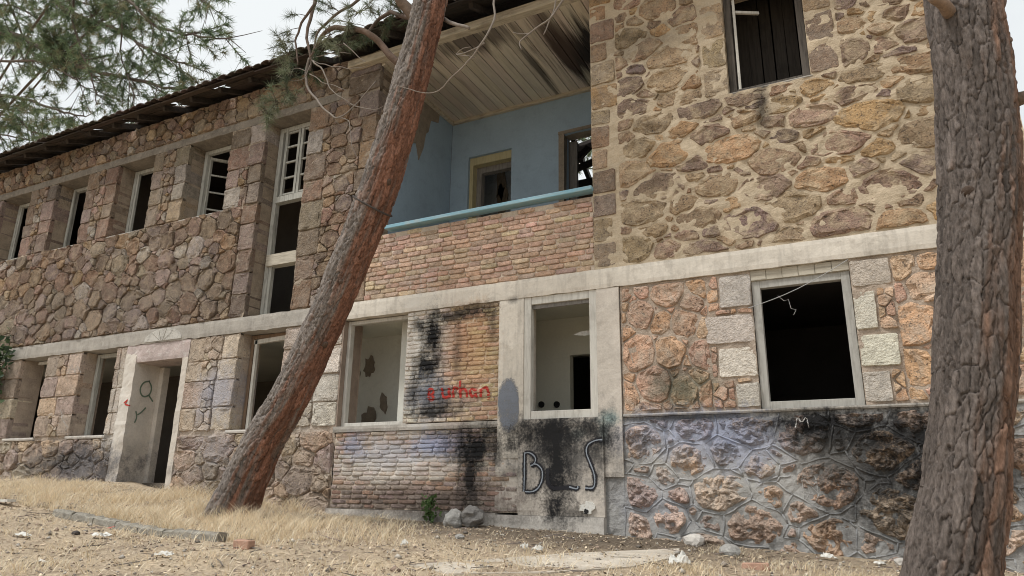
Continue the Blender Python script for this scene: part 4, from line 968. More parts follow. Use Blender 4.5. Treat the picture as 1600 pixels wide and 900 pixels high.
# ================================================================== TREES
GREY = (.215, .192, .176)
def bark_trunk(name, ctr, parent, n=72, dz=.018, amp=.018, cell=13, red=(.22, .115, .08), grey=GREY, redside=.35, flare=0, low=0):
    """ctr: list of (point, radius). Bark plates are raised cells of a stretched cell pattern."""
    P_ = [Vector(c[0]) for c in ctr]; Rr = [c[1] for c in ctr]
    acc = [0]
    for a, b_ in zip(P_[:-1], P_[1:]): acc.append(acc[-1] + (b_ - a).length)
    N_ = int(acc[-1] / dz); V = []; T = []
    for i in range(N_ + 1):
        s_ = acc[-1] * i / N_; k = 0
        while k < len(acc) - 2 and acc[k + 1] < s_: k += 1
        t = (s_ - acc[k]) / (acc[k + 1] - acc[k])
        p0 = P_[max(k - 1, 0)]; p1 = P_[k]; p2 = P_[k + 1]; p3 = P_[min(k + 2, len(P_) - 1)]
        c = .5 * ((2 * p1) + (p2 - p0) * t + (2 * p0 - 5 * p1 + 4 * p2 - p3) * t * t + (3 * p1 - p0 - 3 * p2 + p3) * t ** 3)
        r = Rr[k] + (Rr[k + 1] - Rr[k]) * t
        d = (p2 - p1).normalized(); u = Vector((1, 0, 0)); u = (u - d * u.dot(d)).normalized(); w_ = d.cross(u)
        for j in range(n):
            a = 2 * math.pi * j / n; ca, sa = math.cos(a), math.sin(a)
            dr = u * ca + w_ * sa
            wv = .12 * n3(s_ * 2.2, ca * 2, sa * 2)
            q = Vector((ca * r * cell + wv + .18 * n3(ca * r * 30, sa * r * 30, s_ * 22), sa * r * cell + .6 * wv + .18 * n3(ca * r * 30 + 5, sa * r * 30, s_ * 22), s_ * cell * .21 + .45 * n3(ca * r * 14, sa * r * 14, s_ * 9)))
            ds, pts = mn.voronoi(q); e = min((ds[1] - ds[0]) / .15, 1); e = e * (2 - e)
            hsh = n3(pts[0].x * 7.1, pts[0].y * 7.1, pts[0].z * 7.1)
            dis = amp * (.75 * e - .6 + .6 * hsh) + amp * .3 * n3(ca * r * 45, sa * r * 45, s_ * 20) + amp * .5 * n3(ca * r * 22, sa * r * 22, s_ * 5) + .05 * r * n3(ca * 1.5, sa * 1.5, s_ * 1.4)
            fl = flare * math.exp(-s_ / .35) * (1 + .5 * math.cos(a * 4 + .6)) if flare else 0
            V.append(c + dr * (r + dis + fl))
            f_ = min(1, max(0, .45 - low * max(0, 1 - s_ / 4.5) + (ca - redside) * 1.3 + 1.1 * n3(ca * 2.5, sa * 2.5, s_ * .9) + .8 * n3(ca * r * 30, sa * r * 30, s_ * 3) + .45 * hsh))
            k2 = 1 + .55 * hsh + .25 * n3(ca * r * 60, sa * r * 60, s_ * 25) + (.12 * n3(s_ * 9, ca * 4, sa * 4))
            T.append([(g_ * (1 - f_) + r_ * f_) * k2 for g_, r_ in zip(grey, red)])
    F = [(i * n + j, i * n + (j + 1) % n, (i + 1) * n + (j + 1) % n, (i + 1) * n + j) for i in range(N_) for j in range(n)]
    return np_mesh(name, [tuple(v) for v in V], F, M['bark'], parent, T, True, ctr[0][0])
def knot(parent, p, d, r):
    mb = MB(); p = Vector(p); d = Vector(d).normalized(); mb.tube([p - d * .05, p + d * .02, p + d * .035, p + d * .02, p - d * .0], [r * 1.3, r * 1.1, r * .8, r * .5, r * .25], 12, (.7, .62, .58)); return mb.build('knot', M['branch'], parent, smooth=True)
NV, NT_ = {}, {}
def tuft(key, c, d, n, ln, wd, cols, rg, spread=.9):
    c = np.array(c); d = np.array(d) / (np.linalg.norm(d) + 1e-9)
    D_ = d + rg.normal(size=(n, 3)) * spread; D_ /= np.linalg.norm(D_, axis=1)[:, None]
    Ln = ln * rg.uniform(.6, 1.15, n)[:, None]; base = c + d * rg.uniform(-.35, .35, n)[:, None] * ln
    sd_ = np.cross(D_, rg.normal(size=(n, 3))); sd_ /= np.linalg.norm(sd_, axis=1)[:, None] + 1e-9
    V = np.stack([base - sd_ * wd / 2, base + sd_ * wd / 2, base + D_ * Ln + np.array([0, 0, -.08]) * Ln], axis=1).reshape(-1, 3)
    col = np.array(cols[rg.integers(len(cols))]) * rg.uniform(.75, 1.25)
    NV.setdefault(key, []).append(V); NT_.setdefault(key, []).append(np.repeat((col * rg.uniform(.8, 1.2, (n, 1))), 3, axis=0))
def flush_needles(key, name, parent):
    V = np.concatenate(NV[key]); T = np.concatenate(NT_[key]); F = np.arange(len(V)).reshape(-1, 3)
    return np_mesh(name, V, F, M['needle'], parent, T, False, tuple(V.mean(axis=0)))
GRN = [(.085, .115, .06), (.10, .13, .07), (.07, .10, .055), (.12, .14, .08), (.13, .125, .075)]
def limb(mb, pts, r0, r1, tint=None, n=7, wig=.03, rg=None):
    P_ = [Vector(p) for p in pts]; out = []
    for k in range(len(P_) - 1):
        p0 = P_[max(k - 1, 0)]; p1 = P_[k]; p2 = P_[k + 1]; p3 = P_[min(k + 2, len(P_) - 1)]
        for s_ in range(5):
            t = s_ / 5; out.append(.5 * ((2 * p1) + (p2 - p0) * t + (2 * p0 - 5 * p1 + 4 * p2 - p3) * t * t + (3 * p1 - p0 - 3 * p2 + p3) * t ** 3))
    out.append(P_[-1]); m_ = len(out)
    out = [p + Vector((n3(p.x * 5, p.y * 5, p.z * 5), n3(p.x * 5 + 9, p.y * 5, p.z * 5), n3(p.x * 5, p.y * 5 + 7, p.z * 5))) * wig for p in out]
    mb.tube(out, [r0 + (r1 - r0) * i / (m_ - 1) for i in range(m_)], n, tint); return out
def shoots(mb, key, path, rg, step, ln, tn, tl, tw, start=.15, droop=-.1, cols=GRN, sub=2, r=.012, twigtint=None, bare=.1):
    """side shoots with needle tufts along a limb"""
    acc = 0
    for i in range(1, len(path)):
        acc += (path[i] - path[i - 1]).length
        if i / len(path) < start: continue
        while acc > step:
            acc -= step; d = (path[i] - path[i - 1]).normalized()
            s_ = Vector(rg.normal(size=3)); s_ = (s_ - d * s_.dot(d)).normalized()
            e = (d * .7 + s_ * .9 + Vector((0, 0, droop))).normalized(); L_ = ln * rg.uniform(.5, 1.2)
            p0 = path[i]; pm = p0 + e * L_ * .5 + Vector((0, 0, .03)); p1 = p0 + e * L_ + Vector((0, 0, .1 * L_))
            mb.tube([p0, pm, p1], [r, r * .7, r * .4], 4, twigtint)
            if rg.random() < bare: continue
            for t in (1.0, .72, .45)[:sub + 1]:
                c = p0.lerp(p1, t); tuft(key, c, (p1 - p0), tn, tl, tw, cols, rg)
            for q in range(sub):
                e2 = (e + Vector(rg.normal(size=3)) * .7).normalized(); b_ = p0.lerp(p1, rg.uniform(.3, .8)); c2 = b_ + e2 * L_ * .45
                mb.tube([b_, c2], [r * .5, r * .3], 3, twigtint); tuft(key, c2, e2, tn, tl, tw, cols, rg)

# --- leaning pine in front of the facade
lp = at_ground(366, 806)
def tree_pt(px, py, f): return at(px, py, lp.y + (-.55) * f)
LP = [((368, 815), 0), ((365, 797), .02), ((407, 699), .15), ((448, 629), .25), ((489, 544), .36), ((531, 449), .5), ((580, 327), .65), ((617, 214), .78), ((643, 121), .88), ((665, 37), .97), ((674, -10), 1.02), ((700, -140), 1.15), ((725, -300), 1.3)]
WID = [72, 68, 62, 58, 57, 57, 59, 57, 53, 51, 50, 44, 36]
T1 = empty('leaning_pine_tree', lp, 'leaning pine with grey and red bark crossing in front of the facade', 'tree', 'pine trees round the building')
ctr = []
for ((a, b_), f), wd in zip(LP, WID):
    p = tree_pt(a, b_, f); ctr.append((p, wd / 2 * (p - CAM).dot(FWD) / FPX))
ctr[0] = (ctr[1][0] + (ctr[1][0] - ctr[2][0]) * .18 + Vector((0, 0, -.12)), ctr[1][1] * 1.15)
bark_trunk('trunk', ctr, T1, 150, .012, .028, 18, redside=.3, flare=.11, low=.4)
def limb_o(parent, name, mat, *a, **k):
    q = MB(); path = limb(q, *a, **k); q.build(name, mat, parent, smooth=True); return path
rg = np.random.default_rng(4)
def tp(l, off): return [at(a, b_, lp.y - .5 + o) for (a, b_), o in zip(l, off if hasattr(off, '__len__') else [off] * len(l))]
mb = MB()
big = limb_o(T1, 'branch', M['branch'], tp([(622, 100), (600, 75), (575, 50), (545, 43), (520, 45), (500, 60), (488, 90)], [.15, .1, 0, 0, 0, 0, 0]), .05, .024, (1.15, 1.0, .92), 10, .03)
b2 = limb_o(T1, 'branch', M['branch'], tp([(660, 40), (640, 20), (622, -10), (610, -60)], [.1, 0, -.1, -.2]), .085, .06, (1.2, 1.1, 1), 10)
b3 = limb_o(T1, 'branch', M['branch'], tp([(648, 30), (610, 20), (585, 35), (572, 55)], [.1, .2, .3, .3]), .035, .018, (1.1, 1, 1))
b4 = limb_o(T1, 'branch', M['branch'], tp([(575, -10), (530, 18), (500, 45), (490, 80), (485, 110)], [.1, 0, 0, 0, 0]), .022, .011, (1.2, 1.2, 1.2))
b5 = limb_o(T1, 'branch', M['branch'], tp([(495, -10), (487, 20), (480, 60), (487, 95)], 0), .03, .016, (1.5, 1.4, 1.4))
b6 = limb_o(T1, 'branch', M['branch'], tp([(492, 5), (475, 30), (462, 65), (465, 100)], -.1), .022, .01, (1.3, 1.2, 1.2))
b7 = limb_o(T1, 'dead_twig', M['twig'], tp([(484, 92), (478, 120), (490, 150), (515, 178), (529, 183), (555, 165), (586, 127)], [0, 0, -.05, -.1, -.1, -.05, 0]), .020, .006)
b8 = limb_o(T1, 'dead_twig', M['twig'], tp([(490, 95), (508, 115), (516, 138), (548, 163)], -.1), .013, .005)
b9 = limb_o(T1, 'dead_twig', M['twig'], tp([(775, -30), (773, 15), (765, 45), (745, 80), (720, 108), (685, 142), (650, 143), (612, 130)], [-.4, -.5, -.55, -.55, -.5, -.45, -.5, -.5]), .014, .004)
limb_o(T1, 'dead_twig', M['twig'], tp([(757, 65), (735, 80), (711, 85)], -.5), .009, .004); limb_o(T1, 'dead_twig', M['twig'], tp([(711, 85), (722, 76), (735, 73)], -.5), .005, .003); limb_o(T1, 'dead_twig', M['twig'], tp([(711, 85), (730, 88), (742, 90)], -.5), .005, .003)
limb_o(T1, 'dead_twig', M['twig'], tp([(890, -8), (860, 28), (830, 48), (815, 65), (817, 78)], -.3), .012, .005); limb_o(T1, 'dead_twig', M['twig'], tp([(868, -8), (862, 25), (848, 55)], -.2), .009, .006); limb_o(T1, 'dead_twig', M['twig'], tp([(826, 52), (812, 52), (801, 51)], -.3), .005, .003)
limb_o(T1, 'dead_twig', M['twig'], tp([(694, 28), (712, 38), (732, 46)], [.15, 0, 0]), .028, .02)
for l in ([(487, 95), (505, 100), (530, 105), (555, 107), (580, 103)], [(490, 92), (520, 83), (548, 84)], [(478, 110), (460, 105), (452, 120)], [(538, 68), (555, 85), (570, 97)], [(485, 115), (510, 130), (545, 142)], [(548, 163), (575, 172), (600, 166)], [(529, 183), (545, 195), (552, 230), (560, 250)], [(486, 100), (470, 125), (430, 118)]):
    limb_o(T1, 'dead_twig', M['twig'], tp(l, -.05), .008, .003)
shoots(mb, 'lean', b4, rg, .16, .3, 34, .13, .006, .2, 0, sub=1, r=.006); shoots(mb, 'lean', b6, rg, .2, .28, 30, .13, .006, .2, 0, sub=1, r=.006); shoots(mb, 'lean', b3, rg, .09, .32, 34, .13, .006, 0, .1, sub=2, r=.006)
LG = [(.20, .22, .14), (.23, .24, .16), (.17, .20, .125)]
for (a, b_, n_) in ((432, 160, 9), (415, 175, 7), (448, 140, 8), (440, 65, 6), (450, 85, 7), (530, 70, 6), (515, 55, 5), (452, 115, 6), (560, 20, 6), (545, 35, 5)):
    c = tp([(a, b_)], -.05)[0]
    for _ in range(n_):
        o_ = Vector(rg.normal(size=3)) * .09; o_.y *= .7; mb.tube([c - o_ * .3, c + o_], [.006, .004], 4); tuft('lean', c + o_, o_ + Vector((0, 0, -.03)), 60, .17, .006, LG, rg)
for (a, b_), e in (((452, 640), (-.7, -.5, .3)), ((540, 455), (.4, -.85, .2)), ((600, 300), (.75, -.6, .2)), ((628, 190), (-.5, -.8, .2)), ((500, 545), (.8, -.5, .1))):
    f_ = (806 - b_) / 800; c = tree_pt(a, b_, f_); e = Vector(e).normalized(); c = c + e * .17
    q = MB(); q.tube([c - e * .04, c + e * .05, c + e * .10], [.05, .032, .02], 9, (.8, .7, .65)); q.build('knot', M['branch'], T1, smooth=True)
# crown out of the frame above
top = ctr[-1][0]
for k in range(9):
    a = k * 2.4; p0 = ctr[-1][0].lerp(ctr[-2][0], .1 * (k % 6)); e = Vector((math.cos(a), math.sin(a), .35))
    path = limb_o(T1, 'branch', M['branch'], [p0, p0 + e * .8 + Vector((0, 0, .2)), p0 + e * 1.7 + Vector((0, 0, .6))], .035, .012); shoots(mb, 'lean', path, rg, .3, .4, 36, .2, .01, .3, 0, sub=2)
tw_ = mb.build('twigs', M['branch'], T1, smooth=True); tw_['kind'] = 'stuff'; flush_needles('lean', 'needles', T1)
# wire loop tied round the trunk
w0 = at(582, 322, 0); c0 = tree_pt(582, 322, .65); ax_ = (ctr[7][0] - ctr[5][0]).normalized(); r0 = ctr[6][1] + .018
u = Vector((1, 0, 0)); u = (u - ax_ * u.dot(ax_)).normalized(); v_ = ax_.cross(u)
mb = MB(); mb.tube([c0 + (u * math.cos(a) + v_ * math.sin(a)) * r0 + Vector((0, 0, -.05 * math.cos(a))) for a in [2 * math.pi * k / 28 for k in range(29)]], .012, 6)
tag(mb.build('wire_loop', M['wire']), 'dark wire loop tied round the leaning pine trunk', 'wire')

# --- near pine at the right
yb = -2.95
RP = [((1482, 960), 165), ((1485, 930), 154), ((1488, 900), 144), ((1506, 775), 130), ((1515, 670), 122), ((1523, 590), 123), ((1526, 450), 121), ((1530, 330), 121), ((1527, 225), 119), ((1517, 100), 115), ((1506, 0), 110), ((1496, -120), 106), ((1478, -330), 96), ((1460, -560), 80)]
ctr2 = []
for (p_, wd) in RP:
    p = at(p_[0], p_[1], yb); ctr2.append((p, wd / 2 * (p - CAM).dot(FWD) / FPX - .02))
gz0 = gz(ctr2[0][0].x, yb)
ctr2.insert(0, (Vector((ctr2[0][0].x - .01, yb, gz0 - .1)), ctr2[0][1] * 1.12))
T2 = empty('upright_pine_tree', (ctr2[0][0].x, yb, gz0), 'upright pine trunk with dark flaking bark beside the right window', 'tree', 'pine trees round the building')
bark_trunk('trunk', ctr2, T2, 260, .009, .022, 20, red=(.20, .125, .09), grey=(.145, .124, .112), redside=.6)
rg = np.random.default_rng(8)
mb = MB()
limb_o(T2, 'branch', M['branch'], [at(1492, 22, yb - .1), at(1475, 8, yb - .3), at(1455, -2, yb - .45)], .05, .028, (1.9, 1.7, 1.5), 9)
limb_o(T2, 'branch', M['branch'], [at(1570, 165, yb + .05), at(1590, 155, yb), at(1615, 148, yb), at(1660, 130, yb)], .05, .035, (1.5, 1.4, 1.3), 9)
limb_o(T2, 'branch', M['branch'], [at(1560, 12, yb), at(1566, 6, yb - .03), at(1570, -4, yb - .03)], .04, .02, (1.2, 1.1, 1.1), 8)
for k in range(10):
    a = k * 2.4 + .5; p0 = ctr2[-1][0].lerp(ctr2[-2][0], .12 * (k % 7)); e = Vector((math.cos(a), math.sin(a), .3))
    path = limb_o(T2, 'branch', M['branch'], [p0, p0 + e * .9 + Vector((0, 0, .2)), p0 + e * 1.9 + Vector((0, 0, .5))], .04, .012); shoots(mb, 'up', path, rg, .3, .4, 36, .2, .01, .3, 0, sub=2)
tw_ = mb.build('twigs', M['branch'], T2, smooth=True); tw_['kind'] = 'stuff'; flush_needles('up', 'needles', T2)
for a, b_, r in ((1513, 300, .035), (1470, 170, .03)):
    c = at(a, b_, yb); d = (CAM - c).normalized(); k_ = [q_ for q_ in ctr2 if True]; knot(T2, c + d * (.205 if a > 1500 else .05), d if a > 1500 else Vector((-.8, -.6, 0)), r)

# --- big pine beyond the far end of the building
rg = np.random.default_rng(12)
base = Vector((-39, 7.5, gz(-39, 7.5)))
T3 = empty('spreading_pine_tree', base, 'spreading pine behind the roof at top left', 'tree', 'pine trees round the building')
ctr3 = [(base + Vector((0, 0, -.2)), .5), (base + Vector((.2, 0, 5)), .42), (base + Vector((.1, .2, 11)), .34), (base + Vector((.5, 0, 17)), .2), (base + Vector((.6, 0, 21)), .06)]
bark_trunk('trunk', ctr3, T3, 24, .2, .03, 8)
mb = MB()
def far(l, y0=3.2, y1=2.6): return [at(a, b_, y0 + (y1 - y0) * i / max(1, len(l) - 1)) for i, (a, b_) in enumerate(l)]
BR = [([(-140, 30), (0, 50), (60, 72), (110, 98), (150, 112), (200, 120), (255, 137), (318, 139)], .11, .025, 4.2, 3),
      ([(-120, -60), (40, -25), (95, 10), (130, 28), (175, 42), (215, 65), (260, 90), (290, 100)], .08, .02, 3.4, 2.6),
      ([(-120, 150), (0, 150), (50, 158), (100, 175), (134, 182)], .07, .02, 4.5, 3.8),
      ([(-100, 95), (0, 95), (60, 96), (105, 115), (137, 140)], .05, .018, 3.6, 3.2),
      ([(-80, 180), (10, 180), (50, 205), (90, 215)], .05, .015, 5, 4.4),
      ([(-60, -80), (60, -60), (130, -30), (190, -10), (240, 40), (300, 55), (360, 60)], .07, .018, 2.6, 2.2),
      ([(-20, -60), (20, 20), (40, 70), (60, 100)], .06, .02, 5.4, 5.8), ([(120, -60), (112, 20), (125, 70), (145, 130), (150, 165)], .035, .012, 2.5, 2.8),
      ([(250, -80), (280, -30), (310, -5), (330, 5)], .04, .012, 2.5, 2.2), ([(150, 36), (190, 95), (215, 175)], .028, .01, 3, 2.9), ([(-60, 215), (0, 210), (60, 222)], .05, .015, 5.2, 5),
      ([(-60, 20), (20, 10), (70, 40), (95, 60)], .05, .015, 5.5, 5.5), ([(-50, -40), (60, -15), (150, 10), (230, 15)], .05, .015, 4.2, 3.8)]
for l, r0, r1, y0, y1 in BR:
    pts = far(l, y0, y1); root = Vector((base.x + .3, base.y, pts[0].z - .4)); path = limb_o(T3, 'branch', M['branch'], [root] + pts, r0 * 1.3, r1, None, 6, .08)
    shoots(mb, 'far', path, rg, .21, .85, 30, .24, .017, .2, -.15, [(.17, .23, .12), (.15, .205, .11), (.20, .25, .135), (.24, .235, .14), (.12, .17, .10)], 2, .014, None, .15)
for k in range(14):   # the rest of the crown
    a = k * 2.4; z = 10 + k * .75; p0 = base + Vector((.4, 0, z)); e = Vector((math.cos(a), math.sin(a), .15)); ln_ = 4.5 - k * .2
    if e.x > .3: continue
    path = limb_o(T3, 'branch', M['branch'], [p0, p0 + e * ln_ * .5, p0 + e * ln_], .09, .02, None, 5); shoots(mb, 'far', path, rg, .35, .9, 22, .26, .03, .25, -.1, sub=2, r=.02)
tw_ = mb.build('twigs', M['branch'], T3, smooth=True); tw_['kind'] = 'stuff'; flush_needles('far', 'needles', T3)
# --- pine behind the building, seen through the broken roof
rg = np.random.default_rng(15); base = Vector((-9.2, 13.5, gz(-9.2, 13.5)))
T4 = empty('background_pine_tree', base, 'pale green pine glimpsed through the dark balcony doorway', 'tree', 'pine trees round the building')
bark_trunk('trunk', [(base + Vector((0, 0, -.2)), .3), (base + Vector((.1, 0, 6)), .24), (base + Vector((0, .1, 13)), .05)], T4, 20, .2, .03, 8)
mb = MB()
for k in range(40):
    a = k * 2.4; z = 6.5 + k * .17; p0 = base + Vector((0, 0, z)); e = Vector((math.cos(a), math.sin(a), .1)); ln_ = 2.6 - k * .045
    path = limb_o(T4, 'branch', M['branch'], [p0, p0 + e * ln_ * .5, p0 + e * ln_], .05, .015, None, 5); shoots(mb, 'back', path, rg, .3, .6, 26, .22, .02, .2, -.1, [(.2, .25, .15), (.17, .21, .13), (.24, .27, .18)], sub=2, r=.012)
tw_ = mb.build('twigs', M['branch'], T4, smooth=True); tw_['kind'] = 'stuff'; flush_needles('back', 'needles', T4)

# --- ivy at the left edge, weed by the wall
def leaf_plant(name, label, cat, pts, n_leaf, size, spread, seed, cols):
    rg = np.random.default_rng(seed); root = Vector(pts[0]); P_ = empty(name, root, label, cat)
    mb = MB(); path = limb(mb, pts, .012, .004, (.8, .9, .6), 5, .03); ml = MB()
    for k in range(6):
        q = path[rg.integers(len(path) // 4, len(path))]; e = Vector(rg.normal(size=3)) * spread * .6; e.y = -abs(e.y) * .5; mb.tube([q, q + e], [.005, .003], 4)
    for k in range(n_leaf):
        q = path[rg.integers(len(path) // 5, len(path))] + Vector((rg.normal() * spread, -abs(rg.normal()) * spread * .45, rg.normal() * spread))
        d = Vector(rg.normal(size=3)); d.y -= .9; d.normalize(); u = d.orthogonal().normalized(); w_ = d.cross(u); s_ = size * rg.uniform(.6, 1.3)
        v = [q - u * s_ * .5, q - u * s_ * .15 + w_ * s_ * .42 + d * .1 * s_, q + u * s_ * .25 + w_ * s_ * .3, q + u * s_ * .6 - d * .1 * s_, q + u * s_ * .25 - w_ * s_ * .3, q - u * s_ * .15 - w_ * s_ * .42 + d * .1 * s_]
        ml.add([tuple(p) for p in v], [(0, 1, 2, 3), (0, 3, 4, 5)], shade(cols[rg.integers(len(cols))], .3))
    mb.build('stem', M['branch'], P_, smooth=True); ml.build('leaves', M['leaf'], P_); return P_
IV = [(.06, .10, .05), (.08, .13, .06), (.10, .15, .07), (.05, .08, .045)]
leaf_plant('climbing_ivy', 'dark green ivy hanging down the wall at the left edge', 'plant', [(-16.0, -.1, gz(-16, -.1)), (-15.95, -.12, 1.0), (-15.75, -.12, 1.9), (-15.6, -.12, 2.6)], 520, .11, .2, 31, IV)
wd_ = at_ground(683, 806); wd_ = Vector((-5.16, -.13, gz(-5.16, -.13)))
leaf_plant('green_weed', 'small green weed sprouting at the foot of the brick panel', 'plant', [wd_, wd_ + Vector((0, -.04, .13)), wd_ + Vector((.02, -.03, .27))], 110, .055, .06, 32, [(.12, .19, .07), (.10, .16, .06)])

# ================================================================== THINGS ON THE GROUND
# kerb strip: broken stones of an old edging, one thing
a, b_ = at_ground(90, 806), at_ground(348, 846); K = empty('kerb_strip', (a + b_) / 2, 'broken strip of grey concrete edging in the dry grass', 'kerb')
n = 7; d = (b_ - a)
for k in range(n):
    p, q = a + d * (k / n), a + d * ((k + .97) / n); p.z = gz(p.x, p.y); q.z = gz(q.x, q.y)
    mb = MB(); m_ = 10; v = []
    up_ = Vector((0, 0, 1)); sd_ = d.cross(up_).normalized()
    for i in range(m_ + 1):
        c = p.lerp(q, i / m_); h = .07 + rnd.uniform(-.012, .012)
        for (s_, z) in ((-.07, -.05), (-.065, h * .8), (-.045, h), (.045, h + .004), (.065, h * .8), (.07, -.05)): v.append(tuple(c + sd_ * (s_ + rnd.uniform(-.006, .006)) + up_ * (z + rnd.uniform(-.005, .005))))
    f = [(i * 6 + j, (i + 1) * 6 + j, (i + 1) * 6 + j + 1, i * 6 + j + 1) for i in range(m_) for j in range(5)] + [(0, 1, 2, 3, 4, 5), tuple(m_ * 6 + j for j in range(5, -1, -1))]
    mb.add(v, f); mb.build('kerbstone', M['kerb'], K)
def lump(name, c, s_, mat, label, cat, seed, group=None, res=3, flat=1, rough=.35):
    import bmesh
    bm = bmesh.new(); bmesh.ops.create_icosphere(bm, subdivisions=res, radius=1)
    mb = MB()
    V = [(c[0] + v.co.x * s_[0] * (1 + rough * n3(v.co.x * 1.6 + seed, v.co.y * 1.6, v.co.z * 1.6) + .25 * rough * n3(v.co.x * 6 + seed, v.co.y * 6, v.co.z * 6)), c[1] + v.co.y * s_[1] * (1 + rough * n3(v.co.x * 1.6, v.co.y * 1.6 + seed, v.co.z * 1.6)), c[2] + v.co.z * s_[2] * (1 + rough * n3(v.co.x * 2, v.co.y * 2, v.co.z * 2 + seed))) for v in bm.verts]
    mb.add(V, [tuple(v.index for v in f.verts) for f in bm.faces]); bm.free()
    return tag(mb.build(name, mat), label, cat, group)
c1, c2 = at(708, 823, -.36), at(738, 810, -.28)
c1.z = gz(c1.x, c1.y) + .085; c2.z = gz(c2.x, c2.y) + .12
lump('boulder', c1, (.125, .12, .12), M['boulder'], 'pale grey concrete boulder against the plinth, left of its darker neighbour', 'boulder', 3, 'concrete boulders against the plinth', res=4)
lump('boulder', c2, (.15, .13, .12), masonry('dark lump', (.20, .19, .18), .5, 9, .8, .03, False, (.4, .38, .35), .4), 'dark grey concrete boulder against the plinth, right of a paler one', 'boulder', 8, 'concrete boulders against the plinth', res=4)
# slab
pts = [at_ground(*q_) for q_ in ((640, 884), (760, 876), (900, 866), (1062, 859), (1050, 874), (985, 888), (860, 897), (700, 899))]
mb = MB(); zt = sum(p.z for p in pts) / len(pts); v = [(p.x, p.y, p.z + .012) for p in pts] + [(p.x, p.y, p.z - .06) for p in pts]; n = len(pts)
mb.add(v, [tuple(range(n)), ] + [(k, n + k, n + (k + 1) % n, (k + 1) % n) for k in range(n)])
tag(mb.build('concrete_slab', M['slab']), 'flat dusty concrete slab in the ground below the graffiti apron', 'slab')
def crumple(name, px_, py_, sx, sy, h, mat, label, cat, seed, rot=0, lift=.0):
    p = at_ground(px_, py_); rg = random.Random(seed); mb = MB(); n = 9; v = []; cr, sr = math.cos(rot), math.sin(rot)
    edge = [rg.uniform(.7, 1.1) for _ in range(40)]
    for j in range(n):
        for i in range(n):
            u, w_ = i / (n - 1) * 2 - 1, j / (n - 1) * 2 - 1
            k = edge[int((math.atan2(w_, u) + math.pi) * 6) % 40] if max(abs(u), abs(w_)) > .7 else 1
            x, y = u * sx * k * .75, w_ * sy * k * .75
            zz = .75 * h * (1 - max(abs(u), abs(w_)) ** 2) * .6 + h * (.5 + n3(u * 2 + seed, w_ * 2, seed)) * .8
            X, Y = p.x + x * cr - y * sr, p.y + x * sr + y * cr; v.append((X, Y, gz(X, Y) + .012 + max(0, zz)))
    mb.add(v, [(j * n + i, j * n + i + 1, (j + 1) * n + i + 1, (j + 1) * n + i) for j in range(n - 1) for i in range(n - 1)])
    return tag(mb.build(name, mat), label, cat, 'rubbish scattered over the ground')
wp_ = crumple('crumpled_wrapper', 157, 842, .11, .09, .05, M['paper'], 'white crumpled wrapper with a red corner on bare ground near kerb strip', 'litter', 1)
p = at_ground(167, 838); mb = MB(); mb.add([(p.x - .03, p.y, p.z + .07), (p.x + .04, p.y - .02, p.z + .075), (p.x + .035, p.y + .05, p.z + .09), (p.x - .02, p.y + .05, p.z + .085)], [(0, 1, 2, 3)]); mb.build('red_corner', M['redprint'], wp_)
crumple('paper_scrap', 35, 840, .10, .06, .03, M['paper'], 'white paper scrap on bare ground at the far left', 'litter', 2, .3)
crumple('paper_scrap', 256, 872, .10, .05, .04, M['paper'], 'white paper scrap on bare ground below the kerb strip', 'litter', 3, .2)
crumple('plastic_bag', 818, 860, .05, .04, .05, M['paper'], 'small white plastic scrap, left of a pair near the apron', 'litter', 4)
crumple('plastic_bag', 840, 864, .07, .05, .05, M['paper'], 'white plastic scrap with dark edge, right of a pair near the apron', 'litter', 5, .4)
crumple('plastic_bag', 1063, 889, .12, .06, .10, M['paper'], 'twisted white plastic bag lying beyond the slab at bottom centre', 'litter', 6, .5)
crumple('cloth_rag', 1295, 876, .10, .04, .05, M['paper'], 'pale torn rag on the ground under the burnt foundation', 'litter', 7, -.3)
crumple('paper_scrap', 63, 882, .05, .03, .02, M['paper'], 'small white paper scrap at bottom left corner', 'litter', 8)
crumple('paper_scrap', 1376, 885, .07, .04, .03, M['paper'], 'white paper scrap by the foot of the upright pine', 'litter', 11)
crumple('paper_scrap', 632, 855, .06, .04, .05, M['paper'], 'pale crumpled scrap in short grass below the brick panel', 'litter', 12)
def loose_brick(px_, py_, L_, W2, H_, rot, mat, label, tilt=0):
    p = at_ground(px_, py_); mb = MB(); v = []
    for z in (0, H_):
        for x, y in ((-L_ / 2, -W2 / 2), (L_ / 2, -W2 / 2), (L_ / 2, W2 / 2), (-L_ / 2, W2 / 2)):
            X, Y = x * math.cos(rot) - y * math.sin(rot), x * math.sin(rot) + y * math.cos(rot); v.append((p.x + X + rnd.uniform(-.008, .008), p.y + Y + rnd.uniform(-.008, .008), p.z - .015 + z + tilt * x + rnd.uniform(-.006, .006)))
    mb.add(v, [(3, 2, 1, 0), (4, 5, 6, 7), (0, 1, 5, 4), (1, 2, 6, 5), (2, 3, 7, 6), (3, 0, 4, 7)]); return tag(mb.build('loose_brick', mat, bevel=.008), label, 'brick', 'loose bricks on the ground')
BR_ = masonry('loose red brick', (.42, .26, .19), .4, 14, .6, .01, False, (.5, .42, .34), .4)
loose_brick(380, 857, .15, .12, .085, .3, BR_, 'loose pinkish brick standing in dry grass near the leaning pine')
loose_brick(1181, 889, .22, .11, .06, .1, BR_, 'loose orange brick lying flat in grass below the foundation', .05)
p = at_ground(8, 790); mb = MB(); mb.beam((p.x - .7, p.y + .1, p.z + .05), (p.x + .12, p.y, p.z + .06), .1, .03); tag(mb.build('timber_board', M['wood_white']), 'pale timber board lying on the ground at the left edge', 'board')
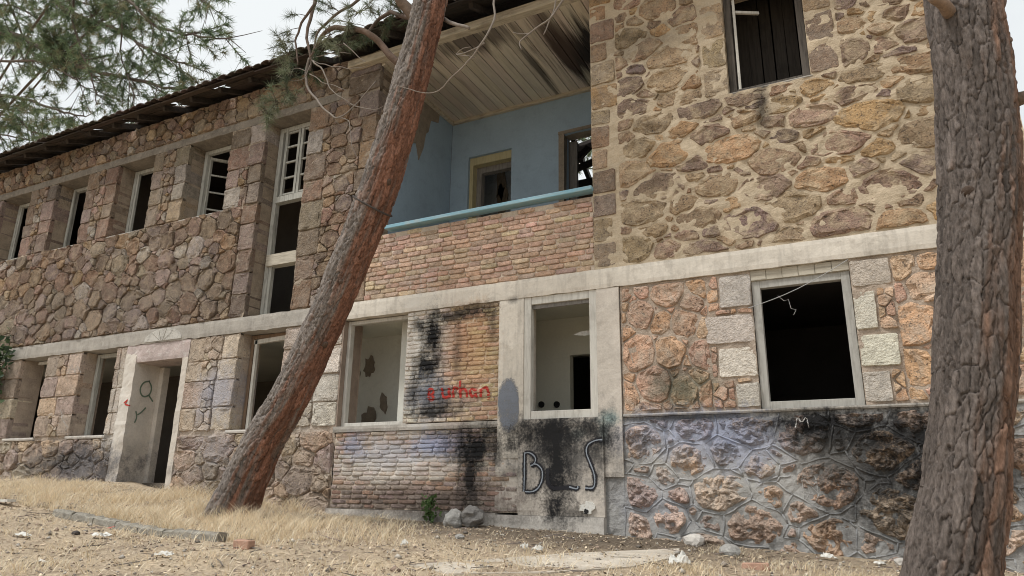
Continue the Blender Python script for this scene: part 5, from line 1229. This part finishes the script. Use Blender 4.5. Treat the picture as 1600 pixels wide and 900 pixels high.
for k, (px_, py_, r, col, lab) in enumerate(((718, 842, .045, 'boulder', 'grey stone chunk in dark soil left of the apron'), (1140, 868, .09, 'boulder', 'grey rubble chunk at the foot of the foundation, right of a paler one'), (1085, 852, .10, 'plinth', 'pale rubble chunk at the foot of the foundation'), (65, 793, .05, 'raw', 'small brown stone on the ground at left by the board'), (118, 836, .035, 'wire', 'small black stone on bare ground near the paper scraps'), (1410, 884, .06, 'plinth', 'pale stone lying beside the upright pine'))):
    p = at_ground(px_, py_); lump('rubble_chunk', (p.x, p.y, p.z + r * .4), (r * 1.2, r, r * .75), M[col], lab, 'stone', 20 + k, 'loose stones on the ground', res=2)
# wire across the right window
p, q = Vector((-1.17, -.05, 2.01)), Vector((-.12, -.05, 2.43)); mb = MB(); mb.tube([p.lerp(q, t / 8) + Vector((0, 0, -.05 * math.sin(math.pi * t / 8))) for t in range(9)], .004, 5)
tag(mb.build('stretched_wire', M['thread']), 'thin wire stretched diagonally across the dark right window', 'wire')
mb = MB(); mb.tube([at(a, b_, -.02) for a, b_ in ((1215, 462), (1225, 470), (1232, 468), (1236, 482), (1244, 484), (1240, 492))], .003, 4); tag(mb.build('dangling_thread', M['thread']), 'thin curled thread dangling in the dark right window', 'thread')

# fallen twigs: one scatter
rgt = np.random.default_rng(55); mb = MB()
for _ in range(190):
    x, y = rgt.uniform(-11, 1.5), -rgt.uniform(.15, 5.2)
    if math.hypot(x, y + 8) < 1.8: continue
    a = rgt.uniform(0, 6.28); L_ = rgt.uniform(.06, .3); p = Vector((x, y, gz(x, y) + .012)); d = Vector((math.cos(a), math.sin(a), rgt.uniform(-.05, .2))); sd_ = d.cross(Vector((0, 0, 1))) * rgt.uniform(-.15, .15)
    mb.tube([p, p + d * L_ * .5 + sd_ * L_, p + d * L_], [.006, .005, .003], 4, shade((1, 1, 1), .5, .05))
tag(mb.build('fallen_twigs', M['twig']), 'thin dead twigs scattered over the bare ground', 'twigs', kind='stuff')
# --- dry grass, straw, leaf litter and gravel
rgn = np.random.default_rng(77)
gx = np.vectorize(gz)
def dens(x, y):
    """0..1 how thick the dry grass stands"""
    k = 0
    if y > -2.9 - .1 * (x + 6) and x < -4.6: k = 1 if x < -5.6 else .55
    if x < -4.6 and y < -2.9: k = max(k, .2)
    if -12.5 > x and y > -1.5: k = min(k, .35)
    if -4.6 < x < -1.9: k = max(k, .06 if y > -1.3 else .14)
    if -1.9 < x < .8: k = max(k, .45 if -2.2 < y < -.5 else .15)
    if x >= .8: k = max(k, .2)
    return k * min(1, max(.06, .42 + 1.3 * n3(x * 1.2, y * 1.2, 0) + 1.1 * n3(x * 4.5, y * 4.5, 2)))
pos_ = []
while len(pos_) < 38000:
    x = rgn.uniform(-16, 2.2); y = -rgn.uniform(.03, 1) ** 1.0 * 5.2
    if math.hypot(x, y + 8) < 2.2: continue
    if rgn.random() < dens(x, y): pos_.append((x, y))
pos_ = np.array(pos_); n = len(pos_)
base = np.column_stack([pos_, gx(pos_[:, 0], pos_[:, 1]) - .01])
tall = np.array([.25 if (x < -4.8 and y > -2.9) else .13 for x, y in pos_]) * rgn.uniform(.35, 1.15, n)
tall *= np.array([.75 + .9 * max(-.5, n3(x * 1.7, y * 1.7, 4)) for x, y in pos_]); tall[pos_[:, 0] < -10] *= .55; tall[(pos_[:, 0] > -6.9) & (pos_[:, 1] > -1.2)] *= .5
ang = rgn.uniform(0, 6.283, n); lean = rgn.uniform(.1, .8, n)
dirv = np.column_stack([np.cos(ang) * lean, np.sin(ang) * lean, np.ones(n)])
side = np.column_stack([-np.sin(ang + 1.0), np.cos(ang + 1.0), np.zeros(n)]) * rgn.uniform(.0022, .0045, n)[:, None]
mid = base + dirv * (tall * .55)[:, None]; tip = base + dirv * tall[:, None] + np.column_stack([np.cos(ang), np.sin(ang), -np.ones(n) * .4]) * (tall * .3)[:, None]
V = np.stack([base - side, base + side, mid - side * .7, mid + side * .7, tip], axis=1).reshape(-1, 3)
o5 = np.arange(n)[:, None] * 5
F = np.concatenate([o5 + np.array([[0, 1, 3]]), o5 + np.array([[0, 3, 2]]), o5 + np.array([[2, 3, 4]])])
cols = np.array([(.84, .74, .56), (.78, .66, .47), (.88, .80, .64), (.68, .55, .38), (.84, .70, .50)])[rgn.integers(0, 5, n)] * rgn.uniform(.8, 1.15, (n, 1))
tag(np_mesh('dry_grass', V, F, M['straw'], tints=np.repeat(cols, 5, axis=0)), 'tall dry yellow grass along the foot of the wall', 'grass', kind='stuff')
# flat straw and dead leaves lying about
n = 26000; x = rgn.uniform(-14, 2, n); y = -rgn.uniform(.05, 6.2, n); keep = np.hypot(x, y + 8) > 1.6; x, y = x[keep], y[keep]; n = len(x)
z = gx(x, y) + .008; a = rgn.uniform(0, 6.283, n); ln = rgn.uniform(.02, .12, n) * np.where(rgn.random(n) < .6, 1, .5); wd = np.where(ln > .05, rgn.uniform(.003, .006, n), rgn.uniform(.008, .02, n))
d = np.column_stack([np.cos(a), np.sin(a), rgn.uniform(-.1, .25, n)]); s_ = np.column_stack([-np.sin(a), np.cos(a), rgn.uniform(-.3, .3, n)]); c = np.column_stack([x, y, z])
V = np.stack([c - d * ln[:, None] / 2 - s_ * wd[:, None] / 2, c - d * ln[:, None] / 2 + s_ * wd[:, None] / 2, c + d * ln[:, None] / 2 + s_ * wd[:, None] / 2 + [0, 0, .006], c + d * ln[:, None] / 2 - s_ * wd[:, None] / 2 + [0, 0, .006]], axis=1).reshape(-1, 3)
cols = np.array([(.58, .48, .34), (.64, .54, .40), (.36, .27, .19), (.26, .20, .15), (.16, .125, .10), (.54, .43, .31)])[rgn.integers(0, 6, n)] * rgn.uniform(.7, 1.2, (n, 1))
tag(np_mesh('straw_litter', V, np.arange(n * 4).reshape(-1, 4), M['litter'], tints=np.repeat(cols, 4, axis=0)), 'flattened straw and dead leaves scattered over the ground', 'leaf litter', kind='stuff')
n = 3600; x = rgn.uniform(-12, 2, n); y = -rgn.uniform(.1, 6.3, n); keep = np.hypot(x, y + 8) > 1.6; x, y = x[keep], y[keep]; n = len(x)
r = rgn.uniform(.006, .02, n) * np.where(rgn.random(n) < .06, rgn.uniform(1.5, 2.8, n), 1); c = np.column_stack([x, y, gx(x, y) + r * .3])
oct_ = np.array([(1, 0, 0), (-1, 0, 0), (0, 1, 0), (0, -1, 0), (0, 0, .7), (0, 0, -.7)])
V = (c[:, None, :] + oct_[None] * r[:, None, None] * rgn.uniform(.6, 1.3, (n, 6, 1))).reshape(-1, 3)
of = np.array([(0, 2, 4), (2, 1, 4), (1, 3, 4), (3, 0, 4), (2, 0, 5), (1, 2, 5), (3, 1, 5), (0, 3, 5)]); F = (np.arange(n)[:, None, None] * 6 + of[None]).reshape(-1, 3)
cols = np.array([(.42, .39, .35), (.30, .26, .22), (.47, .43, .37), (.36, .27, .21), (.16, .14, .12)])[rgn.integers(0, 5, n)] * rgn.uniform(.8, 1.15, (n, 1))
tag(np_mesh('gravel', V, F, M['litter'], tints=np.repeat(cols, 6, axis=0)), 'small stones and rubble bits scattered over the ground', 'gravel', kind='stuff')
